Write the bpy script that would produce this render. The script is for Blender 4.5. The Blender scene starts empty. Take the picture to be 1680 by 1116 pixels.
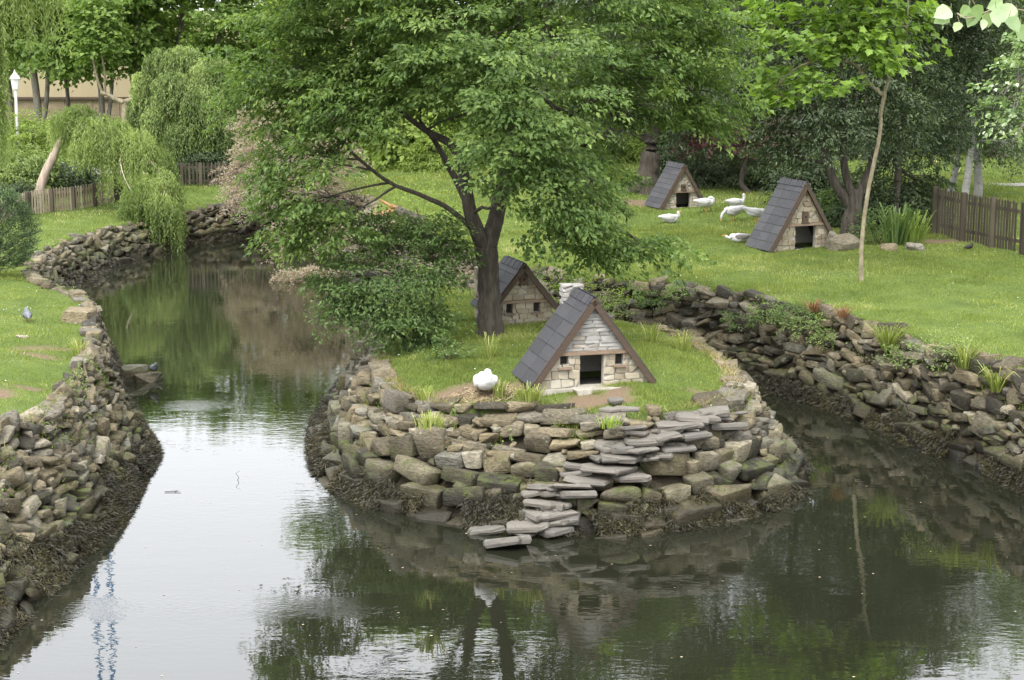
import bpy, bmesh, math
import numpy as np
from mathutils import Vector, Matrix

# ------------------------------------------------------------------ camera, sky, sun, exposure
scene = bpy.context.scene
COL = scene.collection
R = math.radians
PITCH = math.atan(558 / 3000)
CH = 8.0
cd = bpy.data.cameras.new('camera'); cam = bpy.data.objects.new('camera', cd); COL.objects.link(cam)
cam.location = (0, 0, CH); cam.rotation_euler = (math.pi / 2 - PITCH, 0, 0)
cd.sensor_width = 36; cd.lens = 3000 / 1680 * 36; cd.clip_start = .1; cd.clip_end = 3000
scene.camera = cam

SUN_EL, SUN_AZ = R(58), R(200)      # azimuth measured clockwise from +Y (north)
world = bpy.data.worlds.new("World"); scene.world = world; world.use_nodes = True
nt = world.node_tree; nt.nodes.clear()
sky = nt.nodes.new('ShaderNodeTexSky'); sky.sky_type = 'NISHITA'; sky.sun_disc = False
sky.sun_elevation = SUN_EL; sky.sun_rotation = SUN_AZ
sky.air_density = 1.0; sky.dust_density = 9.0; sky.ozone_density = 1.5
hs = nt.nodes.new('ShaderNodeHueSaturation'); hs.inputs['Saturation'].default_value = .22
bg = nt.nodes.new('ShaderNodeBackground'); bg.inputs['Strength'].default_value = .15
wo = nt.nodes.new('ShaderNodeOutputWorld')
nt.links.new(sky.outputs[0], hs.inputs['Color']); cl = nt.nodes.new('ShaderNodeMix'); cl.data_type = 'RGBA'; cl.inputs[0].default_value = .6      # an even cloud layer over the clear sky
cl.inputs[7].default_value = (9.0, 9.2, 9.6, 1); nt.links.new(hs.outputs[0], cl.inputs[6]); nt.links.new(cl.outputs[2], bg.inputs[0]); nt.links.new(bg.outputs[0], wo.inputs[0])
sl = bpy.data.lights.new('sun', 'SUN'); sun = bpy.data.objects.new('sun', sl); COL.objects.link(sun)
sl.energy = .8; sl.angle = R(20); sl.color = (1, .96, .9)
sd = Vector((math.sin(SUN_AZ) * math.cos(SUN_EL), math.cos(SUN_AZ) * math.cos(SUN_EL), math.sin(SUN_EL)))
sun.rotation_euler = sd.to_track_quat('Z', 'Y').to_euler()
scene.view_settings.view_transform = 'Standard'; scene.view_settings.look = 'None'
scene.view_settings.exposure = 1.62; scene.view_settings.gamma = 1
scene.cycles.max_bounces = 8; scene.cycles.transparent_max_bounces = 8
scene.cycles.diffuse_bounces = 4; scene.cycles.glossy_bounces = 4; scene.cycles.transmission_bounces = 4
scene.cycles.caustics_reflective = False; scene.cycles.caustics_refractive = False
scene.cycles.sample_clamp_indirect = 6

# ------------------------------------------------------------------ helpers
rng = np.random.default_rng(7)
U = lambda a, b, n=None: rng.uniform(a, b, n)

def pos(px, py, h=0.0, D=None):
    """the point of the real ground at height h seen in the photograph at (px, py)"""
    X = (px - 840) / 3000; Y = -(py - 558) / 3000
    f = np.array([0, math.cos(PITCH), -math.sin(PITCH)]); u = np.array([0, math.sin(PITCH), math.cos(PITCH)])
    d = f + u * Y + np.array([1, 0, 0]) * X
    t = (h - CH) / d[2] if D is None else D / d[1]
    p = np.array([0, 0, CH]) + d * t
    return p

def mesh_obj(name, V, faces, mat, parent=None, tint=None, smooth=False, mats=None, mi=None, attrs=None):
    """faces: list of int arrays (n,k) - quads, tris... V: (n,3)"""
    V = np.asarray(V, dtype=np.float32)
    me = bpy.data.meshes.new(name)
    me.vertices.add(len(V)); me.vertices.foreach_set('co', V.ravel())
    if not isinstance(faces, (list, tuple)): faces = [faces]
    faces = [np.asarray(f, dtype=np.int32) for f in faces if len(f)]
    nl = sum(f.size for f in faces); nf = sum(len(f) for f in faces)
    me.loops.add(nl); me.polygons.add(nf)
    me.loops.foreach_set('vertex_index', np.concatenate([f.ravel() for f in faces]))
    tot = np.concatenate([np.full(len(f), f.shape[1], dtype=np.int32) for f in faces])
    st = np.concatenate([[0], np.cumsum(tot)[:-1]]).astype(np.int32)
    me.polygons.foreach_set('loop_start', st); me.polygons.foreach_set('loop_total', tot)
    if mi is not None: me.polygons.foreach_set('material_index', np.asarray(mi, dtype=np.int32))
    me.polygons.foreach_set('use_smooth', np.full(nf, smooth, dtype=bool))
    me.update(calc_edges=True)
    if tint is not None:
        a = me.attributes.new('tint', 'FLOAT', 'POINT'); a.data.foreach_set('value', np.asarray(tint, dtype=np.float32))
    for k, v in (attrs or {}).items():
        a = me.attributes.new(k, 'FLOAT', 'POINT'); a.data.foreach_set('value', np.asarray(v, dtype=np.float32))
    for m in (mats or [mat]): me.materials.append(m)
    o = bpy.data.objects.new(name, me); COL.objects.link(o)
    if parent is not None: o.parent = parent
    return o

def empty(name, loc, rz=0):
    o = bpy.data.objects.new(name, None); COL.objects.link(o); o.location = loc; o.rotation_euler = (0, 0, rz)
    o.empty_display_size = .2
    return o

def tag(o, label=None, cat=None, group=None, kind=None):
    for k, v in (('label', label), ('category', cat), ('group', group), ('kind', kind)):
        if v: o[k] = v
    return o

class MB:
    """collects pieces and builds them as ONE mesh object"""
    def __init__(s): s.V = []; s.F = {}; s.T = []; s.n = 0
    def add(s, V, faces, tint=0.5):
        V = np.asarray(V, dtype=float); 
        for f in (faces if isinstance(faces, list) else [faces]):
            f = np.asarray(f)
            if len(f): s.F.setdefault(f.shape[1], []).append(f + s.n)
        s.V.append(V); s.T.append(np.full(len(V), tint) if np.isscalar(tint) else tint); s.n += len(V)
        return s
    def box(s, c, size, rot=None, tint=.5, taper=0):
        v = BOXV * np.array(size) / 2
        if taper: v[4:, :2] *= (1 - taper)
        if rot is not None: v = v @ np.array(rot).T
        return s.add(v + np.array(c), BOXF, tint)
    def tube(s, P, rad, n=8, tint=.5, cap=True):
        V, F, c = tube_mesh(P, rad, n); s.add(V, F, tint)
        return s
    def build(s, name, mat, parent=None, smooth=False, **k):
        return mesh_obj(name, np.concatenate(s.V), [np.concatenate(f) for f in s.F.values()], mat, parent, tint=np.concatenate(s.T), smooth=smooth, **k)

BOXV = np.array([(-1,-1,-1),(1,-1,-1),(1,1,-1),(-1,1,-1),(-1,-1,1),(1,-1,1),(1,1,1),(-1,1,1)], float)
BOXF = np.array([(3,2,1,0),(4,5,6,7),(0,1,5,4),(1,2,6,5),(2,3,7,6),(3,0,4,7)])

def tube_mesh(P, rad, n=8):
    P = np.asarray(P, float); m = len(P); rad = np.broadcast_to(np.asarray(rad, float), (m,)) if np.ndim(rad) < 2 else np.asarray(rad)
    T = np.gradient(P, axis=0); T /= np.linalg.norm(T, axis=1)[:, None] + 1e-9
    ref = np.array([0, 0, 1.]) if abs(T[:, 2]).mean() < .8 else np.array([1., 0, 0])
    A = np.cross(T, ref); A /= np.linalg.norm(A, axis=1)[:, None] + 1e-9
    B = np.cross(A, T)
    a = np.arange(n) / n * 2 * np.pi
    if rad.ndim == 1: ra = rb = rad
    else: ra, rb = rad[:, 0], rad[:, 1]
    V = P[:, None] + (A[:, None] * np.cos(a)[None, :, None]) * ra[:, None, None] + (B[:, None] * np.sin(a)[None, :, None]) * rb[:, None, None]
    V = V.reshape(-1, 3)
    i = np.arange(m - 1)[:, None] * n; j = np.arange(n)[None]
    k = (j + 1) % n
    F = np.stack([i + j, i + n + j, i + n + k, i + k], -1).reshape(-1, 4)
    V = np.concatenate([V, P[:1], P[-1:]])
    c0, c1 = m * n, m * n + 1
    jj = np.arange(n); kk = (jj + 1) % n
    caps = np.concatenate([np.stack([np.full(n, c0), jj, kk], -1), np.stack([np.full(n, c1), (m - 1) * n + kk, (m - 1) * n + jj], -1)])
    return V, [F, caps], None

def rotz(a): c, s = math.cos(a), math.sin(a); return np.array([[c, -s, 0], [s, c, 0], [0, 0, 1]])
def rotx(a): c, s = math.cos(a), math.sin(a); return np.array([[1, 0, 0], [0, c, -s], [0, s, c]])
def roty(a): c, s = math.cos(a), math.sin(a); return np.array([[c, 0, s], [0, 1, 0], [-s, 0, c]])

def hsh(i, j, k):
    n = (i * 374761393 + j * 668265263 + k * 2147483647 + 12345).astype(np.int64) & 0xffffffff
    n = ((n ^ (n >> 13)) * 1274126177) & 0xffffffff
    return ((n ^ (n >> 16)) & 0xffff) / 65535.0
def noise3(P, s=1.0, seed=0):
    P = np.asarray(P, float) * s; I = np.floor(P).astype(np.int64); f = P - I; f = f * f * (3 - 2 * f)
    r = 0
    for dx in (0, 1):
        for dy in (0, 1):
            for dz in (0, 1):
                w = (f[:, 0] if dx else 1 - f[:, 0]) * (f[:, 1] if dy else 1 - f[:, 1]) * (f[:, 2] if dz else 1 - f[:, 2])
                r = r + w * hsh(I[:, 0] + dx + seed * 17, I[:, 1] + dy, I[:, 2] + dz)
    return r * 2 - 1
def noise2(x, y, s=1.0, seed=0):
    x = np.asarray(x, float); y = np.asarray(y, float)
    return noise3(np.stack([x.ravel(), y.ravel(), np.full(x.size, .5)], 1), s, seed).reshape(x.shape)
def sstep(a, b, x): t = np.clip((x - a) / (b - a), 0, 1); return t * t * (3 - 2 * t)

def catmull(P, n):
    """closed=False catmull-rom through P with n points per segment"""
    P = np.asarray(P, float); Q = np.concatenate([P[:1] * 2 - P[1:2], P, P[-1:] * 2 - P[-2:-1]])
    out = []
    t = np.arange(n) / n
    for i in range(1, len(Q) - 2):
        a, b, c, d = Q[i - 1], Q[i], Q[i + 1], Q[i + 2]; T = t[:, None]
        out.append(.5 * (2 * b + (c - a) * T + (2 * a - 5 * b + 4 * c - d) * T ** 2 + (3 * b - a - 3 * c + d) * T ** 3))
    out.append(Q[-2][None])
    return np.concatenate(out)

# ------------------------------------------------------------------ materials
def new_mat(name):
    m = bpy.data.materials.new(name); m.use_nodes = True; nt = m.node_tree; nt.nodes.clear()
    out = nt.nodes.new('ShaderNodeOutputMaterial')
    return m, nt, out
def N(nt, t, **k):
    n = nt.nodes.new(t)
    for a, b in k.items(): setattr(n, a, b)
    return n
def ramp(nt, stops, interp='LINEAR'):
    r = nt.nodes.new('ShaderNodeValToRGB'); cr = r.color_ramp; cr.interpolation = interp
    while len(cr.elements) < len(stops): cr.elements.new(.5)
    for e, (p, c) in zip(cr.elements, stops): e.position = p; e.color = (*c, 1)
    return r
def tex(nt, scale, detail=4, rough=.55, coord='Object', kind='ShaderNodeTexNoise', stretch=None):
    tc = N(nt, 'ShaderNodeTexCoord'); t = N(nt, kind); t.inputs['Scale'].default_value = scale
    if kind == 'ShaderNodeTexNoise': t.inputs['Detail'].default_value = detail; t.inputs['Roughness'].default_value = rough
    if stretch:
        mp = N(nt, 'ShaderNodeMapping'); mp.inputs['Scale'].default_value = stretch
        nt.links.new(tc.outputs[coord], mp.inputs[0]); nt.links.new(mp.outputs[0], t.inputs['Vector'])
    else: nt.links.new(tc.outputs[coord], t.inputs['Vector'])
    return t
def mix(nt, a, b, fac, mode='MIX'):
    m = N(nt, 'ShaderNodeMix', data_type='RGBA', blend_type=mode)
    for v, i in ((fac, 0), (a, 6), (b, 7)):
        if isinstance(v, (int, float)): m.inputs[i].default_value = v
        elif isinstance(v, tuple): m.inputs[i].default_value = (*v, 1)
        else: nt.links.new(v, m.inputs[i])
    return m.outputs[2]
def math_(nt, op, a, b=None, clamp=False):
    m = N(nt, 'ShaderNodeMath', operation=op, use_clamp=clamp)
    for v, i in ((a, 0), (b, 1)):
        if v is None: continue
        if isinstance(v, (int, float)): m.inputs[i].default_value = v
        else: nt.links.new(v, m.inputs[i])
    return m.outputs[0]
def mapr(nt, v, a, b, c=0, d=1):
    m = N(nt, 'ShaderNodeMapRange'); nt.links.new(v, m.inputs[0])
    for i, x in enumerate((a, b, c, d)): m.inputs[i + 1].default_value = x
    return m.outputs[0]
def bump(nt, h, strength, dist, normal=None):
    b = N(nt, 'ShaderNodeBump'); b.inputs['Strength'].default_value = strength; b.inputs['Distance'].default_value = dist
    nt.links.new(h, b.inputs['Height'])
    if normal: nt.links.new(normal, b.inputs['Normal'])
    return b.outputs[0]

def leaf_mat(name, stops, trans=.35, rough=.45, spec=.25, tcol=1.5):
    m, nt, out = new_mat(name)
    at = N(nt, 'ShaderNodeAttribute', attribute_name='tint')
    r = ramp(nt, stops); nt.links.new(at.outputs['Fac'], r.inputs[0])
    p = N(nt, 'ShaderNodeBsdfPrincipled'); nt.links.new(r.outputs[0], p.inputs['Base Color'])
    p.inputs['Roughness'].default_value = rough; p.inputs['Specular IOR Level'].default_value = spec
    tr = N(nt, 'ShaderNodeBsdfTranslucent')
    mm = mix(nt, r.outputs[0], (1.1 * tcol, 1.12 * tcol, .6 * tcol), 1.0, 'MULTIPLY'); nt.links.new(mm, tr.inputs[0])
    ms = N(nt, 'ShaderNodeMixShader'); ms.inputs[0].default_value = trans
    nt.links.new(p.outputs[0], ms.inputs[1]); nt.links.new(tr.outputs[0], ms.inputs[2]); nt.links.new(ms.outputs[0], out.inputs[0])
    return m

def simple_mat(name, stops, scale=8, rough=.8, bumps=.3, bdist=.01, stretch=None, use_tint=0.0, spec=.3, coord='Object'):
    m, nt, out = new_mat(name)
    t = tex(nt, scale, 5, .6, coord, stretch=stretch)
    v = t.outputs[0]
    if use_tint:
        at = N(nt, 'ShaderNodeAttribute', attribute_name='tint')
        v = math_(nt, 'ADD', math_(nt, 'MULTIPLY', v, 1 - use_tint), math_(nt, 'MULTIPLY', at.outputs['Fac'], use_tint))
    r = ramp(nt, stops); nt.links.new(v, r.inputs[0])
    p = N(nt, 'ShaderNodeBsdfPrincipled'); nt.links.new(r.outputs[0], p.inputs['Base Color'])
    p.inputs['Roughness'].default_value = rough; p.inputs['Specular IOR Level'].default_value = spec
    if bumps: nt.links.new(bump(nt, t.outputs[0], bumps, bdist), p.inputs['Normal'])
    nt.links.new(p.outputs[0], out.inputs[0])
    return m

def stone_mat(name, moss=1.0, warm=0.5):
    """dry schist: each stone its own tint, fine grain, lichen and moss, a dark wet tide line near the water"""
    m, nt, out = new_mat(name)
    at = N(nt, 'ShaderNodeAttribute', attribute_name='tint')
    r = ramp(nt, [(0, (0.035, 0.032, 0.023)), (.2, (0.066, 0.057, 0.039)), (.4, (0.134, 0.112, 0.071)), (.55, (0.102, 0.098, 0.084)), (.7, (0.177, 0.148, 0.094)), (.86, (0.145, 0.140, 0.121)), (1, (0.257, 0.231, 0.177))])
    nt.links.new(at.outputs['Fac'], r.inputs[0])
    t1 = tex(nt, 14, 6, .65, stretch=(1, 1, 2.5)); t2 = tex(nt, 2.2, 4, .6); t3 = tex(nt, 60, 3, .6)
    c = mix(nt, r.outputs[0], ramp_out(nt, t1.outputs[0], [(.28, (.26, .26, .26)), (.48, (.92, .92, .92)), (.72, (1.45, 1.4, 1.3))]), 1.0, 'MULTIPLY')
    c = mix(nt, c, ramp_out(nt, t2.outputs[0], [(.3, (.75, .72, .65)), (.7, (1.15, 1.15, 1.15))]), 1.0, 'MULTIPLY')
    # lichen specks
    l = tex(nt, 9, 5, .7)
    c = mix(nt, c, (.42, .42, .36), mapr(nt, l.outputs[0], .62, .72, 0, .45))
    geo = N(nt, 'ShaderNodeNewGeometry'); sp = N(nt, 'ShaderNodeSeparateXYZ'); nt.links.new(geo.outputs['Position'], sp.inputs[0])
    sn = N(nt, 'ShaderNodeSeparateXYZ'); nt.links.new(geo.outputs['Normal'], sn.inputs[0])
    nz = tex(nt, 1.1, 4, .6)
    h = math_(nt, 'ADD', sp.outputs[2], math_(nt, 'MULTIPLY', math_(nt, 'SUBTRACT', nz.outputs[0], .5), .9))
    # moss grows in a band just above the tide line, mostly on faces that look up
    band = math_(nt, 'MULTIPLY', mapr(nt, h, .2, .45), mapr(nt, h, 1.05, .55))
    mn = tex(nt, 5, 5, .7); big = tex(nt, .9, 2, .5); mm = math_(nt, 'MULTIPLY', math_(nt, 'MULTIPLY', mapr(nt, mn.outputs[0], .46, .58), mapr(nt, big.outputs[0], .34, .52, .35, 1)), mapr(nt, sn.outputs[2], -.3, .55, .2, 1))
    mossc = ramp_out(nt, t3.outputs[0], [(.3, (.030, .040, .010)), (.6, (.075, .092, .020)), (.8, (.12, .14, .032))])
    wet = mapr(nt, h, .78, .3)
    c = mix(nt, c, mix(nt, c, (.24, .235, .18), 1.0, 'MULTIPLY'), wet)
    c = mix(nt, c, mossc, math_(nt, 'MULTIPLY', math_(nt, 'MULTIPLY', band, mm), moss, True))
    p = N(nt, 'ShaderNodeBsdfPrincipled'); nt.links.new(c, p.inputs['Base Color'])
    nt.links.new(mapr(nt, wet, 0, 1, .85, .5), p.inputs['Roughness']); p.inputs['Specular IOR Level'].default_value = .3
    b1 = bump(nt, t1.outputs[0], .9, .035); b2 = bump(nt, t3.outputs[0], .6, .008, b1)
    nt.links.new(b2, p.inputs['Normal']); nt.links.new(p.outputs[0], out.inputs[0])
    return m
def ramp_out(nt, v, stops):
    r = ramp(nt, stops); nt.links.new(v, r.inputs[0]); return r.outputs[0]

M = {}
M['stone'] = stone_mat('dry_stone')
M['slab'] = simple_mat('grey_slate_slab', [(.2, (0.052, 0.049, 0.044)), (.45, (0.099, 0.092, 0.079)), (.7, (0.141, 0.128, 0.109)), (1, (0.197, 0.180, 0.154))], 7, .7, .8, .02, (1, 1, 2.5), .45)
M['cream'] = simple_mat('cream_stone', [(.1, (0.128, 0.098, 0.063)), (.35, (0.208, 0.174, 0.121)), (.6, (0.290, 0.255, 0.190)), (.85, (0.347, 0.324, 0.266)), (1, (0.382, 0.364, 0.324))], 10, .85, .5, .012, None, .6)
M['pale'] = simple_mat('whitewashed_stone', [(.15, (0.161, 0.149, 0.126)), (.38, (0.233, 0.226, 0.207)), (.58, (0.273, 0.267, 0.247)), (.75, (0.238, 0.195, 0.137)), (.85, (0.280, 0.275, 0.253)), (1, (0.314, 0.308, 0.284))], 12, .85, .7, .015, (1, 1, 2), .5)
M['mortar'] = simple_mat('mortar', [(.2, (.20, .185, .16)), (.8, (.36, .34, .30))], 20, .9, .4, .01)
M['concrete'] = simple_mat('weathered_concrete', [(.2, (0.192, 0.176, 0.144)), (.6, (0.304, 0.280, 0.240)), (.9, (0.368, 0.352, 0.304))], 9, .9, .4, .01)
M['slate'] = simple_mat('roof_felt_tile', [(.2, (0.027, 0.027, 0.030)), (.55, (0.044, 0.044, 0.048)), (.9, (0.066, 0.066, 0.068))], 16, .75, .35, .006, None, .35)
M['slate_lichen'] = M['slate']
M['board'] = simple_mat('brown_board', [(.2, (0.038, 0.025, 0.017)), (.6, (0.068, 0.047, 0.032)), (.9, (0.109, 0.079, 0.056))], 6, .75, .4, .006, (1, 1, 6), .3)
M['plank'] = simple_mat('weathered_beam', [(.2, (.10, .07, .05)), (.6, (.20, .145, .10)), (.9, (.28, .21, .15))], 6, .8, .4, .006, (1, 6, 6), .2)
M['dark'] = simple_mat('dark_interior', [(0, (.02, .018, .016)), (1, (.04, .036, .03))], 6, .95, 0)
M['bark'] = simple_mat('dark_bark', [(.25, (.022, .019, .015)), (.5, (.055, .046, .036)), (.8, (.11, .10, .075))], 14, .9, 1.0, .04, (1, 1, .18))
M['bark_pale'] = simple_mat('pale_bark', [(.25, (.10, .085, .055)), (.5, (.20, .17, .11)), (.8, (.33, .30, .22))], 9, .85, .5, .01, (1, 1, .5))
M['bark_grey'] = simple_mat('grey_bark', [(.25, (.06, .052, .042)), (.5, (.13, .115, .095)), (.8, (.24, .22, .19))], 9, .9, .6, .02, (1, 1, .3))
M['birch'] = simple_mat('birch_bark', [(.30, (0.033, 0.030, 0.028)), (.40, (0.209, 0.204, 0.187)), (.8, (0.330, 0.325, 0.308))], 6, .8, .3, .01, (1, 1, 3))
M['deadwood'] = simple_mat('bare_dead_wood', [(.25, (.16, .12, .09)), (.5, (.30, .24, .19)), (.8, (.45, .38, .31))], 8, .85, .6, .02, (1, 1, .2))
M['fresh'] = simple_mat('split_fresh_wood', [(.2, (0.192, 0.090, 0.036)), (.8, (0.360, 0.216, 0.108))], 14, .8, .5, .01)
M['fence'] = simple_mat('stained_fence_wood', [(.25, (0.023, 0.018, 0.013)), (.5, (0.050, 0.041, 0.028)), (.8, (0.093, 0.081, 0.054))], 5, .8, .4, .006, (1, 1, .25), .3)
M['fence_pale'] = simple_mat('bleached_fence_wood', [(.25, (.12, .10, .07)), (.5, (.24, .20, .14)), (.8, (.36, .32, .24))], 5, .85, .4, .006, (1, 1, .25), .4)
M['plaster'] = simple_mat('beige_plaster', [(.2, (0.269, 0.224, 0.138)), (.8, (0.320, 0.271, 0.174))], 1.2, .9, .1, .01, (1, 1, .3))
M['brownwall'] = simple_mat('brown_block_wall', [(.2, (0.130, 0.100, 0.064)), (.8, (0.220, 0.180, 0.119))], 2.5, .9, .3, .01, (1, 1, 2))
M['white'] = simple_mat('white_paint', [(.2, (0.528, 0.528, 0.520)), (.8, (0.640, 0.640, 0.632))], 4, .5, 0)
M['blue'] = simple_mat('blue_paint', [(.2, (.06, .17, .36)), (.8, (.09, .22, .42))], 4, .5, 0)
M['feather'] = simple_mat('white_feathers', [(.2, (0.316, 0.311, 0.300)), (.5, (0.436, 0.431, 0.420)), (.9, (0.468, 0.463, 0.452))], 14, .8, .5, .012, (1, 1, 1))
M['greyfeather'] = simple_mat('grey_feathers', [(.3, (.08, .075, .07)), (.6, (.17, .16, .155)), (.9, (.32, .31, .31))], 12, .8, .4, .012)
M['pigeon'] = simple_mat('pigeon_feathers', [(.35, (0.022, 0.025, 0.030)), (.5, (0.121, 0.129, 0.149)), (.8, (0.198, 0.209, 0.231))], 9, .7, .2, .01)
M['blackbird'] = simple_mat('black_feathers', [(.2, (.012, .011, .010)), (.8, (.03, .028, .025))], 10, .6, 0)
M['beak'] = simple_mat('orange_beak', [(.2, (.45, .19, .05)), (.8, (.58, .28, .09))], 10, .5, 0)
M['path'] = simple_mat('pale_path', [(.2, (0.179, 0.169, 0.153)), (.8, (0.232, 0.222, 0.206))], 3, .9, .1, .01)
M['straw'] = simple_mat('dry_straw', [(.2, (.20, .15, .08)), (.8, (.46, .38, .24))], 14, .9, 0, use_tint=.6)
M['weed'] = simple_mat('seaweed', [(.1, (.009, .008, .004)), (.45, (.026, .023, .009)), (.75, (.060, .050, .016)), (1, (.13, .105, .028))], 5, .5, .3, .01, use_tint=.6, spec=.4)
G = lambda *s: list(s)
M['maple_leaf'] = leaf_mat('maple_leaf', G((0, (0.044, 0.079, 0.024)), (0.45, (0.085, 0.139, 0.037)), (0.8, (0.134, 0.199, 0.055)), (1, (0.204, 0.272, 0.076))), .42, .5, .3)
M['bright_leaf'] = leaf_mat('bright_maple_leaf', G((0, (0.078, 0.138, 0.027)), (0.5, (0.127, 0.204, 0.036)), (1, (0.204, 0.304, 0.057))), .4)
M['plane_leaf'] = leaf_mat('plane_leaf', G((0, (0.080, 0.127, 0.038)), (0.5, (0.137, 0.207, 0.056)), (1, (0.215, 0.299, 0.087))), .5)
M['willow_leaf'] = leaf_mat('willow_leaf', G((0, (0.085, 0.125, 0.036)), (0.5, (0.15, 0.205, 0.06)), (1, (0.25, 0.31, 0.11))), .4)
M['curly_leaf'] = leaf_mat('curly_willow_leaf', G((0, (0.081, 0.120, 0.038)), (0.5, (0.144, 0.198, 0.066)), (1, (0.250, 0.312, 0.114))), .35)
M['shade_dark_leaf'] = leaf_mat('shade_dark_leaf', G((0, (0.020, 0.034, 0.016)), (0.5, (0.043, 0.065, 0.027)), (0.85, (0.074, 0.106, 0.043)), (1, (0.123, 0.162, 0.069))), .25, .5, .4)  # leaf colour darkened to hold the shade of the crowded trees
M['poplar_leaf'] = leaf_mat('poplar_leaf', G((0, (.08, .14, .05)), (.5, (.15, .22, .09)), (.8, (.26, .34, .20)), (1, (.48, .54, .42))), .35)
M['shrub_leaf'] = leaf_mat('shrub_leaf', G((0, (0.045, 0.079, 0.029)), (0.5, (0.088, 0.139, 0.044)), (1, (0.152, 0.218, 0.068))), .33)
M['lime_leaf'] = leaf_mat('lime_shrub_leaf', G((0, (0.095, 0.135, 0.03)), (0.5, (0.155, 0.215, 0.048)), (1, (0.24, 0.31, 0.075))), .4)
M['tamarisk'] = leaf_mat('tamarisk_plume', G((0, (0.166, 0.133, 0.105)), (.5, (0.315, 0.257, 0.214)), (.85, (0.437, 0.380, 0.339)), (1, (0.192, 0.228, 0.120))), .35)
M['conifer'] = leaf_mat('conifer_needles', G((0, (0.025, 0.048, 0.022)), (0.5, (0.055, 0.092, 0.038)), (1, (0.115, 0.165, 0.065))), .15)
M['purple_leaf'] = leaf_mat('purple_leaf', G((0, (0.036, 0.016, 0.018)), (.5, (0.091, 0.039, 0.044)), (1, (0.171, 0.079, 0.083))), .3)
M['grass'] = leaf_mat('grass_blade', G((0, (0.084, 0.114, 0.028)), (0.4, (0.140, 0.177, 0.041)), (0.75, (0.201, 0.241, 0.064)), (0.93, (0.280, 0.320, 0.103)), (1, (0.404, 0.377, 0.206))), .4, .55, .2)
M['dry_grass'] = leaf_mat('dry_grass_blade', G((0, (0.170, 0.145, 0.060)), (.5, (0.306, 0.246, 0.128)), (1, (0.391, 0.340, 0.212))), .3, .7, .2)
M['rust_grass'] = leaf_mat('rusty_sorrel', G((0, (0.131, 0.063, 0.032)), (1, (0.226, 0.126, 0.073))), .3, .7, .2)
M['petal'] = simple_mat('white_petal', [(.2, (.75, .75, .73)), (.8, (.85, .85, .84))], 10, .7, 0)
# ------------------------------------------------------------------ the lie of the land
# pairs: top edge of the bank (x, y) | foot of the wall at the water (x, y)
CHN = np.array([(-9.5,-10,-8.6,-10),(-9.2,12,-8,12),(-8.2,21,-6.7,20.5),(-7.5,26.4,-6.3,26.2),(-7.2,28,-6.2,27.8),(-7.35,29.8,-6.35,30),(-7.5,31.6,-6.5,32),
 (-7.8,33.6,-7.25,34.2),(-8.5,36.5,-8.15,36.9),(-9.4,39.5,-8.9,40),(-10.5,41.3,-10,42),(-11.6,43.7,-11.2,44.1),(-12.4,46.7,-11.8,46.9),(-13,50.4,-12.3,50.4),
 (-13,54.5,-12.3,54.2),(-12.3,58,-11.7,57.4),(-10.9,61.2,-10.6,60.3),(-9.6,63.1,-9.4,62.1),(-8.2,64.2,-8.1,63.2),(-6.5,64,-6.6,63),(-4.8,61,-5.5,60.5),
 (-4.2,57,-5,57),(-4.2,53.5,-5,53),(-3,50,-3.8,49.6),(-1.6,46.5,-2.2,46),(-.3,43.4,-.6,42.8),(2.15,40.9,2,40.2),(3.5,40.2,3.3,39.5),(4.65,39,4.3,38.4),
 (5.76,37.6,5.3,37.2),(6.74,36.1,6.25,35.8),(7.5,34.1,7,33.9),(7.95,32.3,7.5,32.2),(8.7,30.6,8.3,30.2),(9.4,26,9,25.8),(9.9,18,9.3,18),(10.2,0,9.5,0),(10.2,-10,9.5,-10)], float)
ISL = np.array([(-2.7,40.5,-3.25,40.7),(-2.65,37.5,-3.5,37.5),(-2.5,34.8,-3.65,34.6),(-2.45,32.5,-3.5,32.3),(-2.05,30.6,-3.1,30.2),(-1.4,29.5,-2.2,28.5),(-.4,29.1,-.8,27.4),
 (.55,29.0,.2,26.95),(1.5,28.5,1.2,26.9),(2.5,28.7,2.4,27.1),(3.4,29.4,3.8,28),(3.85,30.5,4.9,29.6),(3.95,32.2,5.0,31.5),(3.7,33.9,4.75,33.8),(3.2,35.7,4.2,36),
 (2.3,37.1,2.9,37.7),(1.1,38.2,1.5,38.8),(-.2,40,.1,40.7),(-1.4,41.8,-1.2,42.7),(-2.3,42.2,-2.5,43.2),(-2.7,40.5,-3.25,40.7)], float)
CC = catmull(CHN, 6); IC = catmull(np.concatenate([ISL[-3:-1], ISL, ISL[1:3]]), 6)
k0 = 12; IC = IC[k0:k0 + (len(ISL) - 1) * 6 + 1]
def inpoly(x, y, P):
    r = np.zeros(x.shape, bool); j = len(P) - 1
    for i in range(len(P)):
        xi, yi, xj, yj = P[i][0], P[i][1], P[j][0], P[j][1]
        if yi != yj: r ^= ((yi > y) != (yj > y)) & (x < (xj - xi) * (y - yi) / (yj - yi) + xi)
        j = i
    return r
def dpoly(x, y, P):
    d = np.full(x.shape, 1e9)
    for i in range(len(P) - 1):
        ax, ay = P[i]; bx, by = P[i + 1]; ux, uy = bx - ax, by - ay; L = ux * ux + uy * uy + 1e-12
        t = np.clip(((x - ax) * ux + (y - ay) * uy) / L, 0, 1)
        d = np.minimum(d, (x - ax - ux * t) ** 2 + (y - ay - uy * t) ** 2)
    return np.sqrt(d)
def ztop(x, y):
    zl = 1.8 - .8 * sstep(33, 58, y) + .5 * sstep(61, 66, y)
    w = sstep(-7, -3.5, x)
    return zl * (1 - w) + 1.8 * w
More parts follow.
